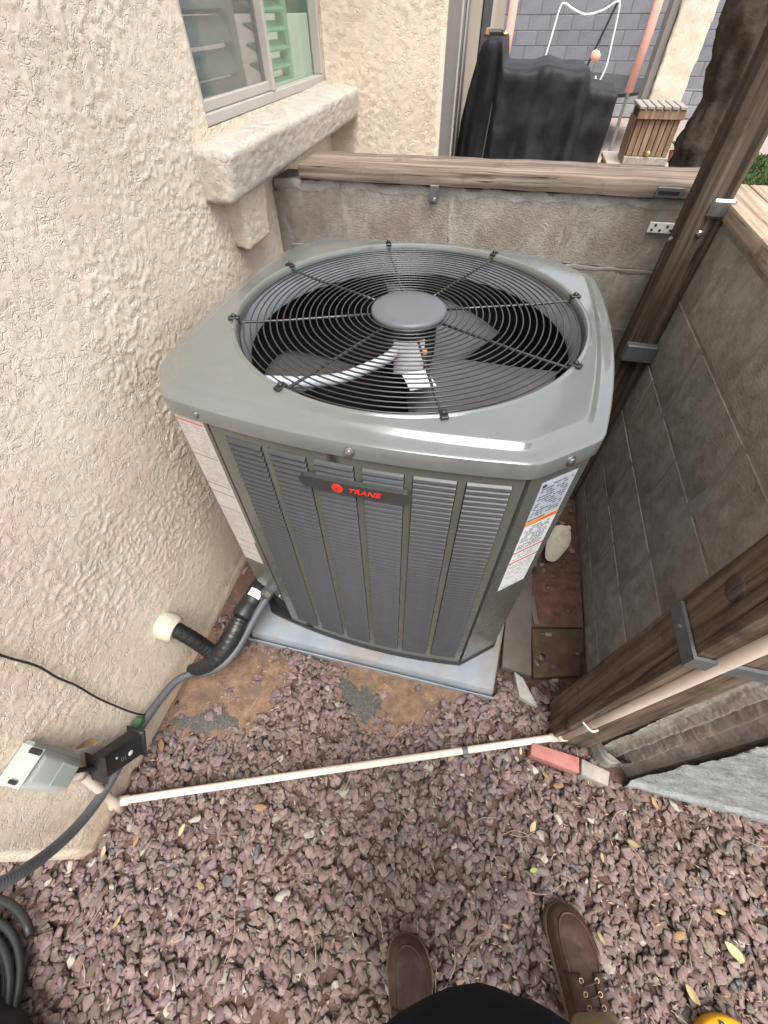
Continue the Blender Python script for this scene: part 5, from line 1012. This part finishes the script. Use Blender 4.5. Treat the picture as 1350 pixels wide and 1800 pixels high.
def shoe(toe, heel, nm):
    toe = np.array(toe); heel = np.array(heel); ax = toe - heel; Ls = np.linalg.norm(ax); ax /= Ls; sd_ = np.array([ax[1], -ax[0]]); gz_ = .028
    ts = np.linspace(0, 1, 40); wd = np.interp(ts, [0, .04, .12, .3, .5, .68, .8, .9, .96, .985, 1], [.012, .027, .037, .040, .043, .054, .055, .047, .034, .022, .004]); sh = np.interp(ts, [0, .5, .7, 1], [0, .0, .004, -.006])
    def P(t, s_, z): w_ = np.interp(t, ts, wd); c = heel + ax * (t * Ls) + sd_ * (s_ * w_ + np.interp(t, ts, sh)); return (c[0], c[1], gz_ + z)
    so_mb = MB().rings([[P(t, s_ * 1.06, z) for t, s_ in [(t_, 1) for t_ in ts] + [(t_, -1) for t_ in ts[::-1]]] for z in (-.02, -.012, .006, .008)], True, True)
    hgt = lambda t: np.interp(t, [0, .1, .3, .42, .5, .62, .75, .88, .96, 1], [.07, .095, .105, .10, .092, .072, .058, .048, .034, .01])
    rs = []
    for t in ts:
        h = hgt(t); rs.append([P(t, math.copysign(abs(math.cos(a)) ** .55, math.cos(a)), .006 + h * max(0, math.sin(a)) ** .75) for a in np.linspace(-.02, math.pi + .02, 25)])
    up_ = MB().grid(np.array(rs)).build('shoe', M_leather, person, smooth=True); so_mb.build('sole', M_sole, up_, smooth=True, angle=50)
    # raised moc seam, tongue, eyestay, eyelets, laces
    seam = []
    def S_(t, s_): a = math.acos(max(-1, min(1, math.copysign(abs(s_) ** (1 / .55), s_)))); return P(t, s_, .007 + hgt(t) * math.sin(a) ** .75)
    for t, s_ in [(.60, .74), (.68, .73), (.76, .70), (.83, .66), (.89, .56), (.925, .35), (.937, 0), (.925, -.35), (.89, -.56), (.83, -.66), (.76, -.70), (.68, -.73), (.60, -.74)]: seam.append(S_(t, s_))
    MB().tube(cr(seam, 6), .0026, 8).build('moc_seam', M_leather, up_, smooth=True)
    MB().tube([tuple(np.array(P(t, s_ * 1.045, .0085))) for t, s_ in [(t_, 1) for t_ in ts[14:]] + [(t_, -1) for t_ in ts[14:][::-1]]], .0015, 6).build('welt_stitch', M_thread, up_, smooth=True)
    for sgn in (1, -1):
        X = np.array([[np.array(S_(t, sgn * s_)) + np.array([0, 0, .003]) for s_ in np.linspace(.30, .93, 7)] for t in np.linspace(.36, .60, 9)]); fl = MB().grid(X if sgn > 0 else X[:, ::-1]).build('eyestay', M_leather, up_, smooth=True); md = fl.modifiers.new('t', 'SOLIDIFY'); md.thickness = .003; md.offset = 0
        for t in (.565, .50, .435): c = np.array(S_(t, sgn * .40)) + np.array([0, 0, .0055]); MB().tube([(c[0] + .0045 * math.cos(a), c[1] + .0045 * math.sin(a), c[2]) for a in np.linspace(0, 2 * np.pi, 14, endpoint=False)], .0014, 6, closed=True).build('eyelet', M_eyelet, up_, smooth=True)
    for t in (.56, .50, .435): MB().tube(cr([np.array(S_(t, .40)) + [0, 0, .005], np.array(S_(t - .012, 0)) + [0, 0, .009], np.array(S_(t - .025, -.40)) + [0, 0, .005]], 6), .0022, 8).build('lace', M_leather, up_, smooth=True)
shoe((.088, -.165), (.160, -.46), 'l'); shoe((.488, -.005), (.562, -.30), 'r')
# yellow cap at the bottom right
yc = thing('yellow_cap', 'round yellow-orange plastic cap with dark lettering at lower right edge', 'cap', (.87, -.2, .02))
MB().lathe([(.088, 0), (.092, .006), (.092, .03), (.088, .037), (.075, .043), (.04, .048), (0, .05)], (.868, -.212, .02), (0, 0, 1), 40).build('dome', M_yellow, yc, smooth=True)
text_mesh('Prob', .024, 'lettering', M_ink, yc, (.836, -.146, .0675), (1, -.03, -.02), (0, .9, -.43), shear=.1, ext=.0008)
S.render.film_transparent = False
